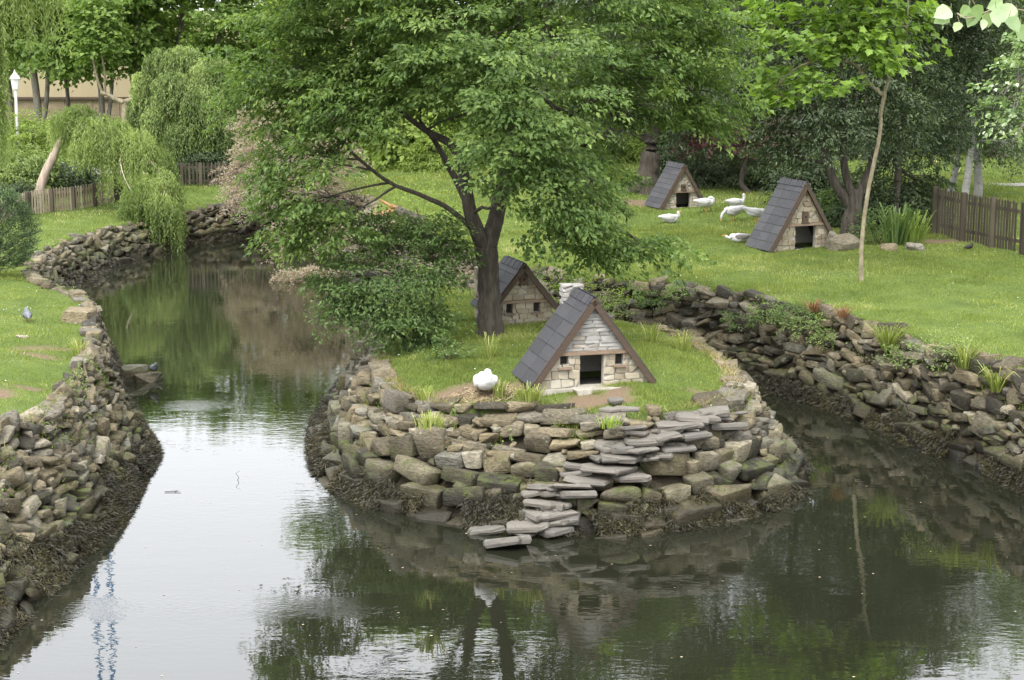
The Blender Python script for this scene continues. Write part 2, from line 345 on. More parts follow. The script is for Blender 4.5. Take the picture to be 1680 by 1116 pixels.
DIRT = [(-8.6, 32.9, .5, .2), (-9.3, 32.2, 1.3, .2), (-8.3, 28.6, .35, .3), (-.75, 29.75, .8, .35), (.35, 29.9, .35, .3), (1.75, 29.35, .3, .3), (-1.5,29.75,.5,.25), (1.2,29.2,.4,.3), (11.2,47.5,.8,.5),(3.4,29.9,.4,.15), (4.2,56.5,1.4,1.2), (2.7,56.4,1,.8), (-7.9,29.2,.25,.2)]
def dirt(x, y):
    d = np.zeros(x.shape)
    for cx, cy, rx, ry in DIRT:
        q = ((x - cx) / rx) ** 2 + ((y - cy) / ry) ** 2 + .8 * noise2(x, y, 3.0, 3)
        d = np.maximum(d, sstep(1.4, .6, q))
    return d
def height(x, y, recess=True):
    zt = ztop(x, y)
    inT = inpoly(x, y, CC[:, :2]); inW = inpoly(x, y, CC[:, 2:]); dT = dpoly(x, y, CC[:, :2]); dW = dpoly(x, y, CC[:, 2:])
    t = np.where(~inT, 1.0, np.where(inW, 0.0, dW / (dT + dW + 1e-6)))
    z = zt * t - (1.2 * sstep(0, .8, dW)) * inW
    # worn hummocky left bank
    hum = sstep(-6.5, -8, x) * sstep(55, 30, y)
    und = .05 * noise2(x, y, .35, 1) + (.05 + .07 * hum) * noise2(x, y, 1.1, 2)
    z = z + np.where(~inT, und * sstep(0, .6, dT), 0)
    z = z + np.where(~inT, -.10 * hum * sstep(1.2, 0, dT), 0)
    iT = inpoly(x, y, IC[:, :2]); iW = inpoly(x, y, IC[:, 2:]); eT = dpoly(x, y, IC[:, :2]); eW = dpoly(x, y, IC[:, 2:])
    ti = np.where(iT, 1.0, np.where(iW, eW / (eT + eW + 1e-6), 0.0))
    zi = 1.5 * ti + np.where(iT, .2 * sstep(0, 1.2, eT) + .04 * noise2(x, y, 1.5, 4) * sstep(0, .5, eT), 0)
    zi = np.where(iW, zi, -1.2 * sstep(0, .8, eW) + 0.)
    z = np.where(iW, zi, np.where(inW, np.maximum(z, zi), z))
    if recess:
        rc = np.where(iW & ~iT, .22, 0) + np.where(inT & ~inW, .22, 0)
        z = z - rc
    return z - .04 * dirt(x, y)

def axis(a, b, s, far):
    c = list(np.arange(a, b + 1e-6, s)); st = s; v = b
    while v < far[1]: st *= 1.35; v += st; c.append(v)
    st = s; v = a
    while v > far[0]: st *= 1.35; v -= st; c.insert(0, v)
    return np.array(c)
gx = axis(-15, 16, .16, (-420, 420)); gy = axis(20, 68, .16, (-60, 900))
X, Y = np.meshgrid(gx, gy); Z = height(X, Y)
nx, ny = len(gx), len(gy); ii = np.arange(ny - 1)[:, None] * nx; jj = np.arange(nx - 1)[None]
F = np.stack([ii + jj, ii + jj + 1, ii + nx + jj + 1, ii + nx + jj], -1).reshape(-1, 4)
def ground_mat():
    m, nt, out = new_mat('turf_and_soil')
    t = tex(nt, 1.3, 6, .65, 'Object'); t2 = tex(nt, 45, 3, .7, 'Object'); t4 = tex(nt, .25, 3, .5, 'Object')
    g = ramp_out(nt, t.outputs[0], [(.25, (.050, .080, .018)), (.5, (.085, .125, .026)), (.75, (.125, .165, .040))])
    g = mix(nt, g, ramp_out(nt, t2.outputs[0], [(.25, (.45, .45, .4)), (.55, (1, 1, 1)), (.8, (1.35, 1.3, 1.2))]), 1.0, 'MULTIPLY')
    s = ramp_out(nt, t2.outputs[0], [(.2, (.08, .055, .034)), (.6, (.165, .12, .08)), (.9, (.25, .20, .145))])
    at = N(nt, 'ShaderNodeAttribute', attribute_name='dirt'); bk = N(nt, 'ShaderNodeAttribute', attribute_name='bank')
    c = mix(nt, g, s, at.outputs['Fac'])
    mud = ramp_out(nt, t2.outputs[0], [(.2, (.018, .015, .010)), (.8, (.055, .045, .03))])
    c = mix(nt, c, mud, bk.outputs['Fac'])
    p = N(nt, 'ShaderNodeBsdfPrincipled'); nt.links.new(c, p.inputs['Base Color']); p.inputs['Roughness'].default_value = .9; p.inputs['Specular IOR Level'].default_value = .15
    nt.links.new(bump(nt, t2.outputs[0], .7, .04), p.inputs['Normal']); nt.links.new(p.outputs[0], out.inputs[0])
    return m
bank = np.clip(sstep(1.35, 1.15, Z / np.maximum(ztop(X, Y) / 1.8, .5)), 0, 1) * (Y < 66)
bank = np.where(Y < 66, sstep(.92, .82, (Z + .04 * dirt(X, Y)) / np.where(inpoly(X, Y, IC[:, 2:]), 1.5, ztop(X, Y))), 0)
go = mesh_obj('ground', np.stack([X.ravel(), Y.ravel(), Z.ravel()], 1), F, ground_mat(), smooth=True, attrs={'dirt': dirt(X, Y).ravel(), 'bank': bank.ravel()})
tag(go, kind='structure')

# ------------------------------------------------------------------ water
def water_mat():
    m, nt, out = new_mat('murky_water')
    tc = N(nt, 'ShaderNodeTexCoord')
    def nz(scale, detail, sc):
        mp = N(nt, 'ShaderNodeMapping'); mp.inputs['Scale'].default_value = sc; nt.links.new(tc.outputs['Object'], mp.inputs[0])
        t = N(nt, 'ShaderNodeTexNoise'); t.inputs['Scale'].default_value = scale; t.inputs['Detail'].default_value = detail; nt.links.new(mp.outputs[0], t.inputs['Vector']); return t.outputs[0]
    a = nz(2.2, 3, (.45, 1, 1)); b = nz(9, 2, (.5, 1, 1)); c = nz(.35, 2, (1, 1, 1))
    # rippled areas and calm areas
    calm = mapr(nt, c, .42, .62, .25, 1.0)
    n1 = bump(nt, a, .022, .09)
    mu = math_(nt, 'MULTIPLY', b, calm)
    n2 = bump(nt, mu, .085, .02, n1)
    # rings from a jumping fish and a breeze streak
    geo = N(nt, 'ShaderNodeNewGeometry')
    def local(cx, cy, sx, sy):
        mp = N(nt, 'ShaderNodeMapping'); mp.inputs['Location'].default_value = (-cx / sx, -cy / sy, 0); mp.inputs['Scale'].default_value = (1 / sx, 1 / sy, 0)
        nt.links.new(tc.outputs['Object'], mp.inputs[0]); g = N(nt, 'ShaderNodeVectorMath', operation='LENGTH'); nt.links.new(mp.outputs[0], g.inputs[0]); return mapr(nt, g.outputs['Value'], 1.0, .1)
    f1 = local(-6.3, 35.9, .9, .8); f2 = local(-4.3, 23.4, 3.4, .7)
    d = nz(26, 2, (.35, 1, 1)); hh = math_(nt, 'MULTIPLY', d, math_(nt, 'MAXIMUM', math_(nt, 'MULTIPLY', f1, .5), math_(nt, 'MULTIPLY', f2, .8)))
    n3 = bump(nt, hh, .22, .02, n2)
    p = N(nt, 'ShaderNodeBsdfPrincipled'); p.inputs['Base Color'].default_value = (.0115, .0125, .0075, 1)
    p.inputs['Roughness'].default_value = .015; p.inputs['IOR'].default_value = 1.75; p.inputs['Specular IOR Level'].default_value = .5
    nt.links.new(n3, p.inputs['Normal']); nt.links.new(p.outputs[0], out.inputs[0])
    return m
wx = [-30, 30]; 
wo_ = mesh_obj('water', [(-14, -12, 0), (14, -12, 0), (14, 66, 0), (-14, 66, 0)], np.array([(0, 1, 2, 3)]), water_mat())
tag(wo_, kind='structure')

# ------------------------------------------------------------------ stones
def make_stone(seed, bx=1.0, n=16, power=.35, bev=.06):
    r = np.random.default_rng(seed); pts = []
    for _ in range(n):
        d = r.normal(size=3); d /= np.linalg.norm(d)
        q = np.sign(d) * np.abs(d) ** power
        q *= r.uniform(.86, 1.0) / max(abs(q)) ** .25
        pts.append(q * .5)
    bm = bmesh.new()
    for p in pts: bm.verts.new(p)
    res = bmesh.ops.convex_hull(bm, input=bm.verts)
    bmesh.ops.delete(bm, geom=list({g for g in res['geom_interior'] + res['geom_unused'] if isinstance(g, bmesh.types.BMVert)}), context='VERTS')
    bmesh.ops.dissolve_limit(bm, angle_limit=R(14), verts=bm.verts, edges=bm.edges)
    bmesh.ops.bevel(bm, geom=list(bm.edges), offset=bev, segments=1, affect='EDGES', clamp_overlap=True)
    bmesh.ops.triangulate(bm, faces=bm.faces)
    bmesh.ops.subdivide_edges(bm, edges=[e for e in bm.edges if e.calc_length() > .28], cuts=1, use_grid_fill=True)
    bmesh.ops.triangulate(bm, faces=bm.faces)
    bmesh.ops.smooth_vert(bm, verts=bm.verts, factor=.16, use_axis_x=True, use_axis_y=True, use_axis_z=True)
    bm.verts.ensure_lookup_table(); V = np.array([v.co[:] for v in bm.verts]); Fa = np.array([[v.index for v in f.verts] for f in bm.faces]); bm.free()
    V = V + (noise3(V, 3.1, seed)[:, None] * .028 + noise3(V, 7.3, seed + 9)[:, None] * .014) * V / (np.linalg.norm(V, axis=1)[:, None] + 1e-6)
    e = np.abs(V).max(0); V = V / e * .5
    return V, Fa
ROCK = [make_stone(100 + i, n=int(12 + (i * 7) % 9), power=.30 + .05 * (i % 4)) for i in range(36)]
BLOCK = [make_stone(300 + i, n=24, power=.18, bev=.07) for i in range(30)]
def place(mb, proto, c, size, Rm, tint):
    V, Fa = proto; mb.add((V * np.array(size)) @ Rm.T + np.array(c), Fa, tint)

def stone_wall(name, C, i0, i1, zt, label, L=(.22, .62), Hh=(.10, .26), rough=.35, seed=1, cap=True, top_extra=0, tints=(.15, .8), bury=0.0, blk=.5, dp=(.3, .5)):
    """dry stone facing laid over the bank between foot line and top line"""
    r = np.random.default_rng(seed); mb = MB()
    T = C[i0:i1 + 1, :2]; W = C[i0:i1 + 1, 2:]; mid = (T + W) / 2
    s = np.concatenate([[0], np.cumsum(np.linalg.norm(np.diff(mid, axis=0), axis=1))]); tot = s[-1]
    def at(u, v, z=None):
        w = np.array([np.interp(u, s, W[:, 0]), np.interp(u, s, W[:, 1])]); t = np.array([np.interp(u, s, T[:, 0]), np.interp(u, s, T[:, 1])])
        return w * (1 - v) + t * v
    z = -.35
    zmax = zt if np.isscalar(zt) else 1.8
    row = 0
    while z < zmax + .02:
        h = r.uniform(*Hh) * (1.25 if z < .6 else 1.0); u = -r.uniform(0, .3)
        while u < tot:
            l = r.uniform(*L) * (1 + .3 * (z < .5)); big = r.random() < .13
            if big: l *= 1.25
            hh = h * r.uniform(.7, 1.3) * (1.6 if big else 1.0)
            uc = min(max(u + l / 2, 0.001), tot - .001)
            p0 = at(uc, 0)
            ztl = zt if np.isscalar(zt) else float(zt(np.array(at(uc, 1)[0]), np.array(at(uc, 1)[1])))
            wob = .07 * math.sin(uc * 1.3 + row) + r.normal() * .02
            zc = z + hh * .45 + wob
            if zc < ztl - .02 + top_extra * r.random():
                v = np.clip(zc / ztl, -.15, 1.03); p = at(uc, v)
                a = at(max(uc - .15, 0), v); b = at(min(uc + .15, tot), v); tg = b - a; tg /= np.linalg.norm(tg) + 1e-9
                ang = math.atan2(tg[1], tg[0]); nrm = at(uc, 0) - at(uc, 1); nl = np.linalg.norm(nrm)
                batter = math.atan2(nl, ztl)
                dep = r.uniform(*dp); zc = min(zc, ztl + .05 - hh * .5 + top_extra * r.random() * .5)
                out = nrm / (nl + 1e-6) * (-.03 + r.normal() * .035 - bury)
                Rm = rotz(ang + r.normal() * .16) @ roty(r.normal() * rough * .35) @ rotx(r.normal() * rough * .4 - 0.0)
                pr = (BLOCK if r.random() < blk else ROCK)[r.integers(30)]
                fl = np.diag(r.choice([-1, 1], 3)); fl[0, 0] *= np.linalg.det(fl)
                place(mb, pr, (p[0] + out[0], p[1] + out[1], zc), (l * 1.03, dep, hh * 1.10), Rm @ fl, float(np.clip(r.uniform(*tints) + r.normal() * .18, 0, 1)))
            u += l * r.uniform(.9, 1.0)
        z += h * .92; row += 1
    # small wedging stones that fill the joints
    for _ in range(int(tot * 16)):
        uc = r.uniform(0, tot); p1 = at(uc, 1); ztl = zt if np.isscalar(zt) else float(zt(np.array(p1[0]), np.array(p1[1])))
        zc = r.uniform(-.1, ztl); p = at(uc, zc / ztl); sz = r.uniform(.07, .17)
        place(mb, ROCK[r.integers(36)], (p[0], p[1], zc), (sz * 1.6, sz * 1.4, sz), rotz(r.uniform(0, 6.3)) @ rotx(r.normal() * .5), float(r.uniform(.1, .9)))
    o = mb.build(name, M['stone'], smooth=True)
    return tag(o, label, 'wall')
stone_wall('stone_wall', CC, 6, 66, ztop, 'sloping dry stone bank wall with brown seaweed foot, curving along the left lawn', seed=2, rough=.6, Hh=(.08, .18), L=(.16, .54), top_extra=.06, blk=.25, dp=(.2, .42), bury=.05, tints=(.05, .8))
stone_wall('stone_wall', CC, 66, 138, ztop, 'distant low dry stone wall across the far bend of the water', seed=3, L=(.2, .5), Hh=(.10, .18), rough=.6, blk=.3, bury=.05, tints=(.05, .7))
stone_wall('stone_wall', CC, 138, 212, ztop, 'dark rugged boulder wall with weeds below the right lawn', seed=4, L=(.20, .62), Hh=(.12, .27), rough=.6, top_extra=.08, tints=(.0, .7), blk=.5, bury=.05, dp=(.25, .45))
stone_wall('stone_wall', IC, 0, len(IC) - 1, 1.5, 'dry stone wall of brown blocks ringing the grassy island', seed=5, L=(.22, .62), Hh=(.11, .24), rough=.32, tints=(.15, .82), top_extra=.08, blk=.6, bury=.05)

def rock(name, p, size, label, cat='boulder', seed=0, rz=0, tilt=0, tint=.6, mat='stone', group=None, protos=None):
    V, Fa = (protos or ROCK)[seed % 30]
    Rm = rotz(rz) @ rotx(tilt)
    mb = MB(); mb.add((V * np.array(size)) @ Rm.T, Fa, tint)
    o = mb.build(name, M[mat]); o.location = p
    return tag(o, label, cat, group)
def gz(x, y): return float(height(np.array([float(x)]), np.array([float(y)]), False)[0])
def on(px, py, guess=1.7):
    h = guess
    for _ in range(5):
        p = pos(px, py, h); h = gz(p[0], p[1])
    return p

# slate steps that climb the island from the water to the duck house
steps = empty('stone_steps', pos(860, 885, 0)); tag(steps, 'rough grey slate slab steps climbing the island wall from the water', 'steps')
def slab_mesh(r, sx, sy, th):
    n = 9; a = np.sort(r.uniform(0, 2 * np.pi, n) * .3 + np.arange(n) / n * 2 * np.pi * .92)
    q = np.stack([np.cos(a), np.sin(a)], 1); q = np.sign(q) * np.abs(q) ** .6; q *= r.uniform(.70, 1.06, n)[:, None] * np.array([sx, sy]) / 2
    V = []; 
    for z, s in ((-th / 2, .93), (-th * .1, 1.0), (th * .32, .985), (th / 2, .93)):
        V.append(np.concatenate([q * s * (1 + r.normal(0, .018, (n, 1))), np.full((n, 1), z) + r.normal(0, th * .05, (n, 1))], 1))
    V = np.concatenate(V + [np.array([[0, 0, -th / 2], [0, 0, th * .52]])]); F = []
    Q = [(i * n + j, i * n + (j + 1) % n, (i + 1) * n + (j + 1) % n, (i + 1) * n + j) for i in range(3) for j in range(n)]
    t = [(4 * n, (j + 1) % n, j) for j in range(n)] + [(4 * n + 1, 3 * n + j, 3 * n + (j + 1) % n) for j in range(n)]
    return V, [np.array(Q), np.array(t)]
# pixel centre, pixel width, height above water, thickness, yaw, tint
SL = [(825,890,85,.06,.14,.0,.45),(800,868,60,.22,.12,.3,.5),(875,858,80,.3,.11,-.15,.85),(895,842,85,.42,.10,-.25,.9),(893,826,70,.52,.10,-.2,.85),
 (880,808,62,.62,.09,.25,.95),(945,812,70,.62,.12,.15,.6),(935,800,80,.72,.09,.2,.8),(965,783,80,.84,.09,.1,.7),(1030,782,60,.84,.09,.05,.85),
 (1000,768,90,.95,.10,-.2,.75),(950,766,60,.95,.09,.0,.6),(1020,748,64,1.05,.12,.15,.7),(1045,736,75,1.15,.09,.25,.75),(1000,732,60,1.15,.08,.3,.8),(1060,724,64,1.24,.09,.1,.75),
 (1080,712,68,1.32,.09,.1,.7),(1130,712,70,1.3,.12,.2,.5),(1110,696,74,1.42,.10,.1,.75),(1140,684,80,1.50,.10,.15,.8),(1165,676,60,1.56,.10,.25,.8),(1035,702,42,1.48,.06,.4,.9),(1185,700,70,1.36,.14,.2,.5),
 (1085,745,50,1.08,.09,.2,.6),(1110,730,60,1.18,.1,.1,.45),(905,868,60,.2,.12,.1,.4),(930,850,60,.3,.12,.0,.3)]
rs = np.random.default_rng(11)
_rp = np.array([(835, 885), (885, 850), (900, 815), (950, 785), (1010, 755), (1060, 722), (1120, 698), (1175, 672)])
for _ in range(34):
    t_ = rs.uniform(0, len(_rp) - 1.001); i_ = int(t_); c_ = _rp[i_] * (1 - t_ + i_) + _rp[i_ + 1] * (t_ - i_); SL.append((c_[0] + rs.normal() * 24, c_[1] + rs.normal() * 7, rs.uniform(30, 62), .5, rs.uniform(.05, .09), rs.normal() * .3, rs.uniform(.3, .85)))
for (px, py, pw, h, th, yaw, ti) in SL:
    p = pos(px, py, h)
    if h > .1:      # lay the slab on the slope of the wall
        tt = np.linspace(25.5, 31, 220); c = np.array([0, 0, CH]); dr = (pos(px, py, 0) - c) / pos(px, py, 0)[1]; q_ = c + dr[None] * tt[:, None]
        hz_ = height(q_[:, 0], q_[:, 1], False) + (.15 if pw > 62 else .11); k_ = np.argmax(q_[:, 2] <= hz_); p = q_[k_]
    w = pw / 3000 * p[1]
    V, Fs = slab_mesh(rs, w * 1.2, w * rs.uniform(.8, 1.05) + .2, th * rs.uniform(.7, 1.15))
    V = V @ (rotz(yaw + rs.normal() * .25) @ rotx(-.08 + rs.normal() * .09) @ roty(rs.normal() * .10)).T
    mb = MB(); mb.add(V + np.array(p) - np.array(steps.location), Fs, ti)
    mb.build('step', M['slab'], steps)
# ------------------------------------------------------------------ duck houses
def face_stones(mb, r, z0, z1, hw, ops, ch, cl, yface, prot=.03, tint=(0, 1), off=0):
    z = z0
    while z < z1 - .02:
        h = min(r.uniform(*ch), z1 - z)
        if z1 - z - h < .03: h = z1 - z
        xl, xr = -hw(z + h * .6) + .0, hw(z + h * .6); x = xl
        while x < xr - .03:
            l = r.uniform(*cl)
            if xr - x - l < cl[0] * .6: l = xr - x
            segs = [(x, x + l)]
            for (a, b, c, d) in ops:
                if z + h * .5 > c and z + h * .5 < d:
                    ns = []
                    for (s, e) in segs:
                        if e <= a or s >= b: ns.append((s, e))
                        else:
                            if s < a: ns.append((s, a))
                            if e > b: ns.append((b, e))
                    segs = ns
            for (s, e) in segs:
                if e - s < .03: continue
                V, Fa = BLOCK[r.integers(30)]
                mb.add((V * np.array([(e - s) * 1.02, .09, h * 1.04])) @ roty(r.normal() * .03).T + np.array([(s + e) / 2, yface - prot + .045 + r.normal() * .006, z + h / 2]), Fa, float(r.uniform(*tint)))
            x += l
        z += h

def duck_house(loc, rz, label, W, H, depth, ze, lint, ops, upper, lower, vent=None, chimney=None, slab=None, wallhalf=None, nt_=(6, 3), seed=1, lower_mat='cream', upper_mat='pale', board='board', cs_up=((.05, .09), (.14, .34)), cs_lo=((.09, .16), (.12, .28))):
    r = np.random.default_rng(seed)
    root = empty('duck_house', loc, rz); tag(root, label, 'duck house', 'small stone duck houses with steep dark roofs')
    half = W / 2
    wh = wallhalf or 9
    hw = lambda z: max(min(half * (1 - z / H) - .03, wh), .0)
    th = .1
    # wall core in slices, openings left open
    mb = MB(); zb = sorted(set([-.15, 0, lint[0], lint[1], H - .06] + [v for o in ops for v in o[2:]] + list(np.linspace(0, H - .06, 7))))
    for a, b in zip(zb[:-1], zb[1:]):
        cuts = sorted([(o[0], o[1]) for o in ops if o[2] <= a + 1e-4 and o[3] >= b - 1e-4]); x = None; segs = []; L = 'L'
        for c in cuts: segs.append((L, c[0])); L = c[1]
        segs.append((L, 'R'))
        for s, e in segs:
            q = []
            for z in (a, b):
                q.append((-hw(z) if s == 'L' else s, hw(z) if e == 'R' else e))
            V = [(q[0][0], 0, a), (q[0][1], 0, a), (q[0][1], th, a), (q[0][0], th, a), (q[1][0], 0, b), (q[1][1], 0, b), (q[1][1], th, b), (q[1][0], th, b)]
            mb.add(V, BOXF)
    fw = mb.build('front_wall', M['mortar'], root)
    dr = [o for o in ops if o[2] < .01]
    for blk in ([(-9, dr[0][0], 0, 9), (dr[0][1], 9, 0, 9)] if dr else [None]):
        mb = MB(); ex = [] if blk is None else [(dr[0][0], 9, -9, 9)] if blk[0] < -1 else [(-9, dr[0][1], -9, 9)]
        face_stones(mb, r, -.02, lint[0], hw, ops + ex, cs_lo[0], cs_lo[1], 0, tint=lower); mb.build('lower_stonework', M[lower_mat], fw)
    vo = [] if not vent else [(vent[0], vent[1], vent[2], vent[3])]
    mb = MB(); face_stones(mb, r, lint[1], H - .12, hw, vo, cs_up[0], cs_up[1], 0, tint=upper); mb.build('gable_stonework', M[upper_mat], fw)
    # back wall, floor
    mb = MB(); e_ = half + .02; V = [(-e_, depth - th, -.05), (e_, depth - th, -.05), (e_, depth, -.05), (-e_, depth, -.05), (-.02, depth - th, H), (.02, depth - th, H), (.02, depth, H), (-.02, depth, H)]
    if wallhalf:
        zt = H * (1 - (wh + .03) / half)
        mb.box((0, depth - th / 2, (zt - .15) / 2), (2 * wh, th, zt + .15)); V = [(-wh, depth - th, zt), (wh, depth - th, zt), (wh, depth, zt), (-wh, depth, zt)] + V[4:]
        for s in (-1, 1): mb.box((s * (wh - th / 2), depth / 2, (zt - .15) / 2), (th, depth - 2 * th - .002, zt + .15))
    mb.add(V, BOXF); mb.build('back_wall', M['mortar'], root)
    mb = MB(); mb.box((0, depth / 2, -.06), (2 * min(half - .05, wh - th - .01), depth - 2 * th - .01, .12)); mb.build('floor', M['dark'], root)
    # roof: a board slab each side, overlapping tiles on top, ribbed ridge cap
    ov = .10; d0, d1 = -ov, depth + .05; hz = ze; xb = half * (1 - hz / H)
    roof = None
    for sd_ in (-1, 1):
        top = np.array([0, 0, H + .03]); bot = np.array([sd_ * (xb + .03), 0, hz]); dv = bot - top; Ls = np.linalg.norm(dv); dv /= Ls
        n = np.cross(dv, [0, 1, 0]) * (1 if sd_ < 0 else -1); n = n / np.linalg.norm(n); n = n if n[2] > 0 else -n
        Rm = np.stack([dv, [0, 1, 0], n], 1)
        mb = MB(); mb.box(top + dv * Ls / 2 + np.array([0, (d0 + d1) / 2, 0]) - n * .012, (Ls, d1 - d0 - .04, .022), Rm, .1)
        nr, nc = nt_
        for i in range(nr):
            for j in range(nc):
                l = (Ls - .05) / nr; w = (d1 - d0) / nc
                c = top + dv * (.05 + (i + .5) * l) + np.array([0, d0 + (j + .5) * w, 0]) + n * (.012 + .003 * r.random())
                tl = roty(-.035 * 1)
                mb.box(c, (l * 1.0 - .005, w - .006, .014), Rm @ tl @ rotz(r.normal() * .006), float(r.uniform(.1, .95)))
        cap = 9
        for j in range(cap):
            w = (d1 - d0) / cap
            mb.box(top + dv * .07 + np.array([0, d0 + (j + .5) * w, 0]) + n * (.034 + .004 * (j % 2)), (.16, w * .9, .012), Rm, float(r.uniform(.2, .9)))
        mb.build('roof', M['slate'], root)
        mb = MB(); mb.box(top + dv * Ls * .5 + np.array([0, d0 - .002, 0]) - n * .045, (Ls, .035, .085), Rm); mb.box(top + dv * Ls * .5 + np.array([0, d0 + .02, 0]) - n * .03, (Ls * .99, .03, .11), Rm)
        mb.build('barge_board', M[board], root)
    mb = MB(); mb.box((0, -.035, (lint[0] + lint[1]) / 2), (2 * hw(lint[1]) + .02, .07, lint[1] - lint[0])); mb.build('lintel_beam', M['plank'], root)
    if vent:
        a, b, c, d = vent; mb = MB(); x = (a + b) / 2; z = (c + d) / 2; q = .022
        mb.box(((a + x - q) / 2, -.04, z), (x - q - a, .05, d - c)); mb.box(((b + x + q) / 2, -.04, z), (b - x - q, .05, d - c))
        mb.box((x, -.04, (d + z + q) / 2), (2 * q, .05, d - z - q)); mb.box((x, -.04, (c + z - q) / 2), (2 * q, .05, z - q - c)); mb.box((x, -.01, z), (2 * q, .005, 2 * q), None, 0)
        mb.box((x, -.05, c - .012), (b - a + .06, .075, .022))
        mb.build('vent_board', M[board], root)
    for (a, b, c, d) in ops:
        if c > .05:
            mb = MB(); mb.box(((a + b) / 2, -.05, c - .015), (b - a + .1, .08, .028)); mb.build('window_sill', M['plank'], root)
            mb = MB(); mb.box(((a + b) / 2, .085, (c + d) / 2), (b - a, .01, d - c)); mb.build('recess_shade_panel', M['dark'], root)  # near-black panel: shade of the unlit inside put into its colour
    if chimney:
        (cx, cy, sx, sy, z0, z1) = chimney; mb = MB(); mb.box((cx, cy, (z0 + z1) / 2), (sx - .05, sy - .05, z1 - z0), None, .3); z = z0
        while z < z1:
            h = min(r.uniform(.07, .12), z1 - z + .03); 
            for fx, fy in ((-1, -1), (1, -1), (-1, 1), (1, 1)):
                V, Fa = BLOCK[r.integers(30)]; mb.add(V * np.array([sx * .54, sy * .56, h * 1.08]) + np.array([cx + fx * sx * .25, cy + fy * sy * .25, z + h / 2]), Fa, float(r.uniform(.1, .7)))
            z += h
        mb.build('chimney', M[upper_mat if upper_mat == 'pale' else 'cream'], root)
    if slab:
        mb = MB()
        for (c, s) in slab: mb.add(BLOCK[3][0] * np.array(s) + np.array(c), BLOCK[3][1])
        mb.build('plinth', M['concrete'], root)
    return root

p1 = on(972, 636); h1 = duck_house((p1[0], p1[1], p1[2] + .04), R(14), 'duck house with whitewashed gable, chimney and open doorway, facing the stone steps', 2.12, 1.44, 1.15, .02, (.53, .59),
    [(-.22, .18, 0, .53), (-.56, -.43, .33, .53), (.39, .52, .33, .53)], (.15, .95), (.3, 1), chimney=(-.04, 1.16, .36, .26, .3, 1.50), slab=[((.36, -.03, -.10), (1.5, .42, .19)), ((-.5, .02, -.08), (1.0, .25, .12))], nt_=(7, 2), seed=5, cs_up=((.04, .075), (.16, .42)))
p2 = on(866, 531); h2 = duck_house((p2[0] - .10, p2[1], p2[2]), R(19), 'duck house with two little black windows and stone gable, behind the big tree trunk', 1.86, 1.16, 1.0, .26, (.42, .48),
    [(-.35, -.22, .22, .42), (.22, .36, .22, .42)], (.15, .7), (.2, .9), vent=(-.075, .075, .80, .98), chimney=(-.55, .9, .24, .3, -.1, 1.0), wallhalf=.62, nt_=(5, 2), seed=8, upper_mat='cream', cs_up=((.07, .13), (.14, .26)), slab=[((0, -.03, -.04), (1.3, .2, .1))])
p3 = on(1318, 409, 1.8); h3 = duck_house((p3[0], p3[1], p3[2]), R(24), 'duck house with yellowish stone gable beside the multi-stemmed tree and boulders', 2.02, 1.66, 1.05, .0, (.60, .66),
    [(-.26, .34, 0, .60)], (.05, .65), (.1, .75), vent=(-.075, .085, .69, .95), nt_=(8, 3), seed=9, upper_mat='cream', cs_up=((.10, .17), (.14, .28)), cs_lo=((.08, .15), (.1, .24)))
p4 = on(1120, 341, 1.8); h4 = duck_house((p4[0], p4[1], p4[2]), R(20), 'small farthest duck house with pale clean stone gable on the open lawn', 1.52, 1.26, 1.0, .0, (.46, .51),
    [(-.22, .24, 0, .46)], (.55, 1), (.5, 1), vent=(-.07, .07, .53, .71), nt_=(9, 2), seed=12, upper_mat='cream', cs_up=((.06, .10), (.14, .3)), cs_lo=((.07, .11), (.14, .3)))

# ------------------------------------------------------------------ geese
def planar(P, ra, rb, n=14):
    P = np.asarray(P, float); P = catmull(P, 5); m = len(P); k = np.linspace(0, len(ra) - 1, m); ra = np.interp(k, range(len(ra)), ra); rb = np.interp(k, range(len(rb)), rb)
    T = np.gradient(P, axis=0); T /= np.linalg.norm(T, axis=1)[:, None]; A = np.array([0, 1., 0])[None].repeat(m, 0); B = np.cross(T, A)
    a = np.arange(n) / n * 2 * np.pi
    V = P[:, None] + A[:, None] * np.cos(a)[None, :, None] * ra[:, None, None] + B[:, None] * np.sin(a)[None, :, None] * rb[:, None, None]
    V = V.reshape(-1, 3); i = np.arange(m - 1)[:, None] * n; j = np.arange(n)[None]; kk = (j + 1) % n
    F = np.stack([i + j, i + kk, i + n + kk, i + n + j], -1).reshape(-1, 4)
    V = np.concatenate([V, P[:1], P[-1:]]); jj = np.arange(n); k2 = (jj + 1) % n
    return V, [F, np.concatenate([np.stack([np.full(n, m * n), k2, jj], -1), np.stack([np.full(n, m * n + 1), (m - 1) * n + jj, (m - 1) * n + k2], -1)])]
HOUSES = [(p1, R(14), 1.0, 1.2), (p2, R(19), .65, 1.0), (p3, R(24), 1.0, 1.1), (p4, R(20), .75, 1.0)]
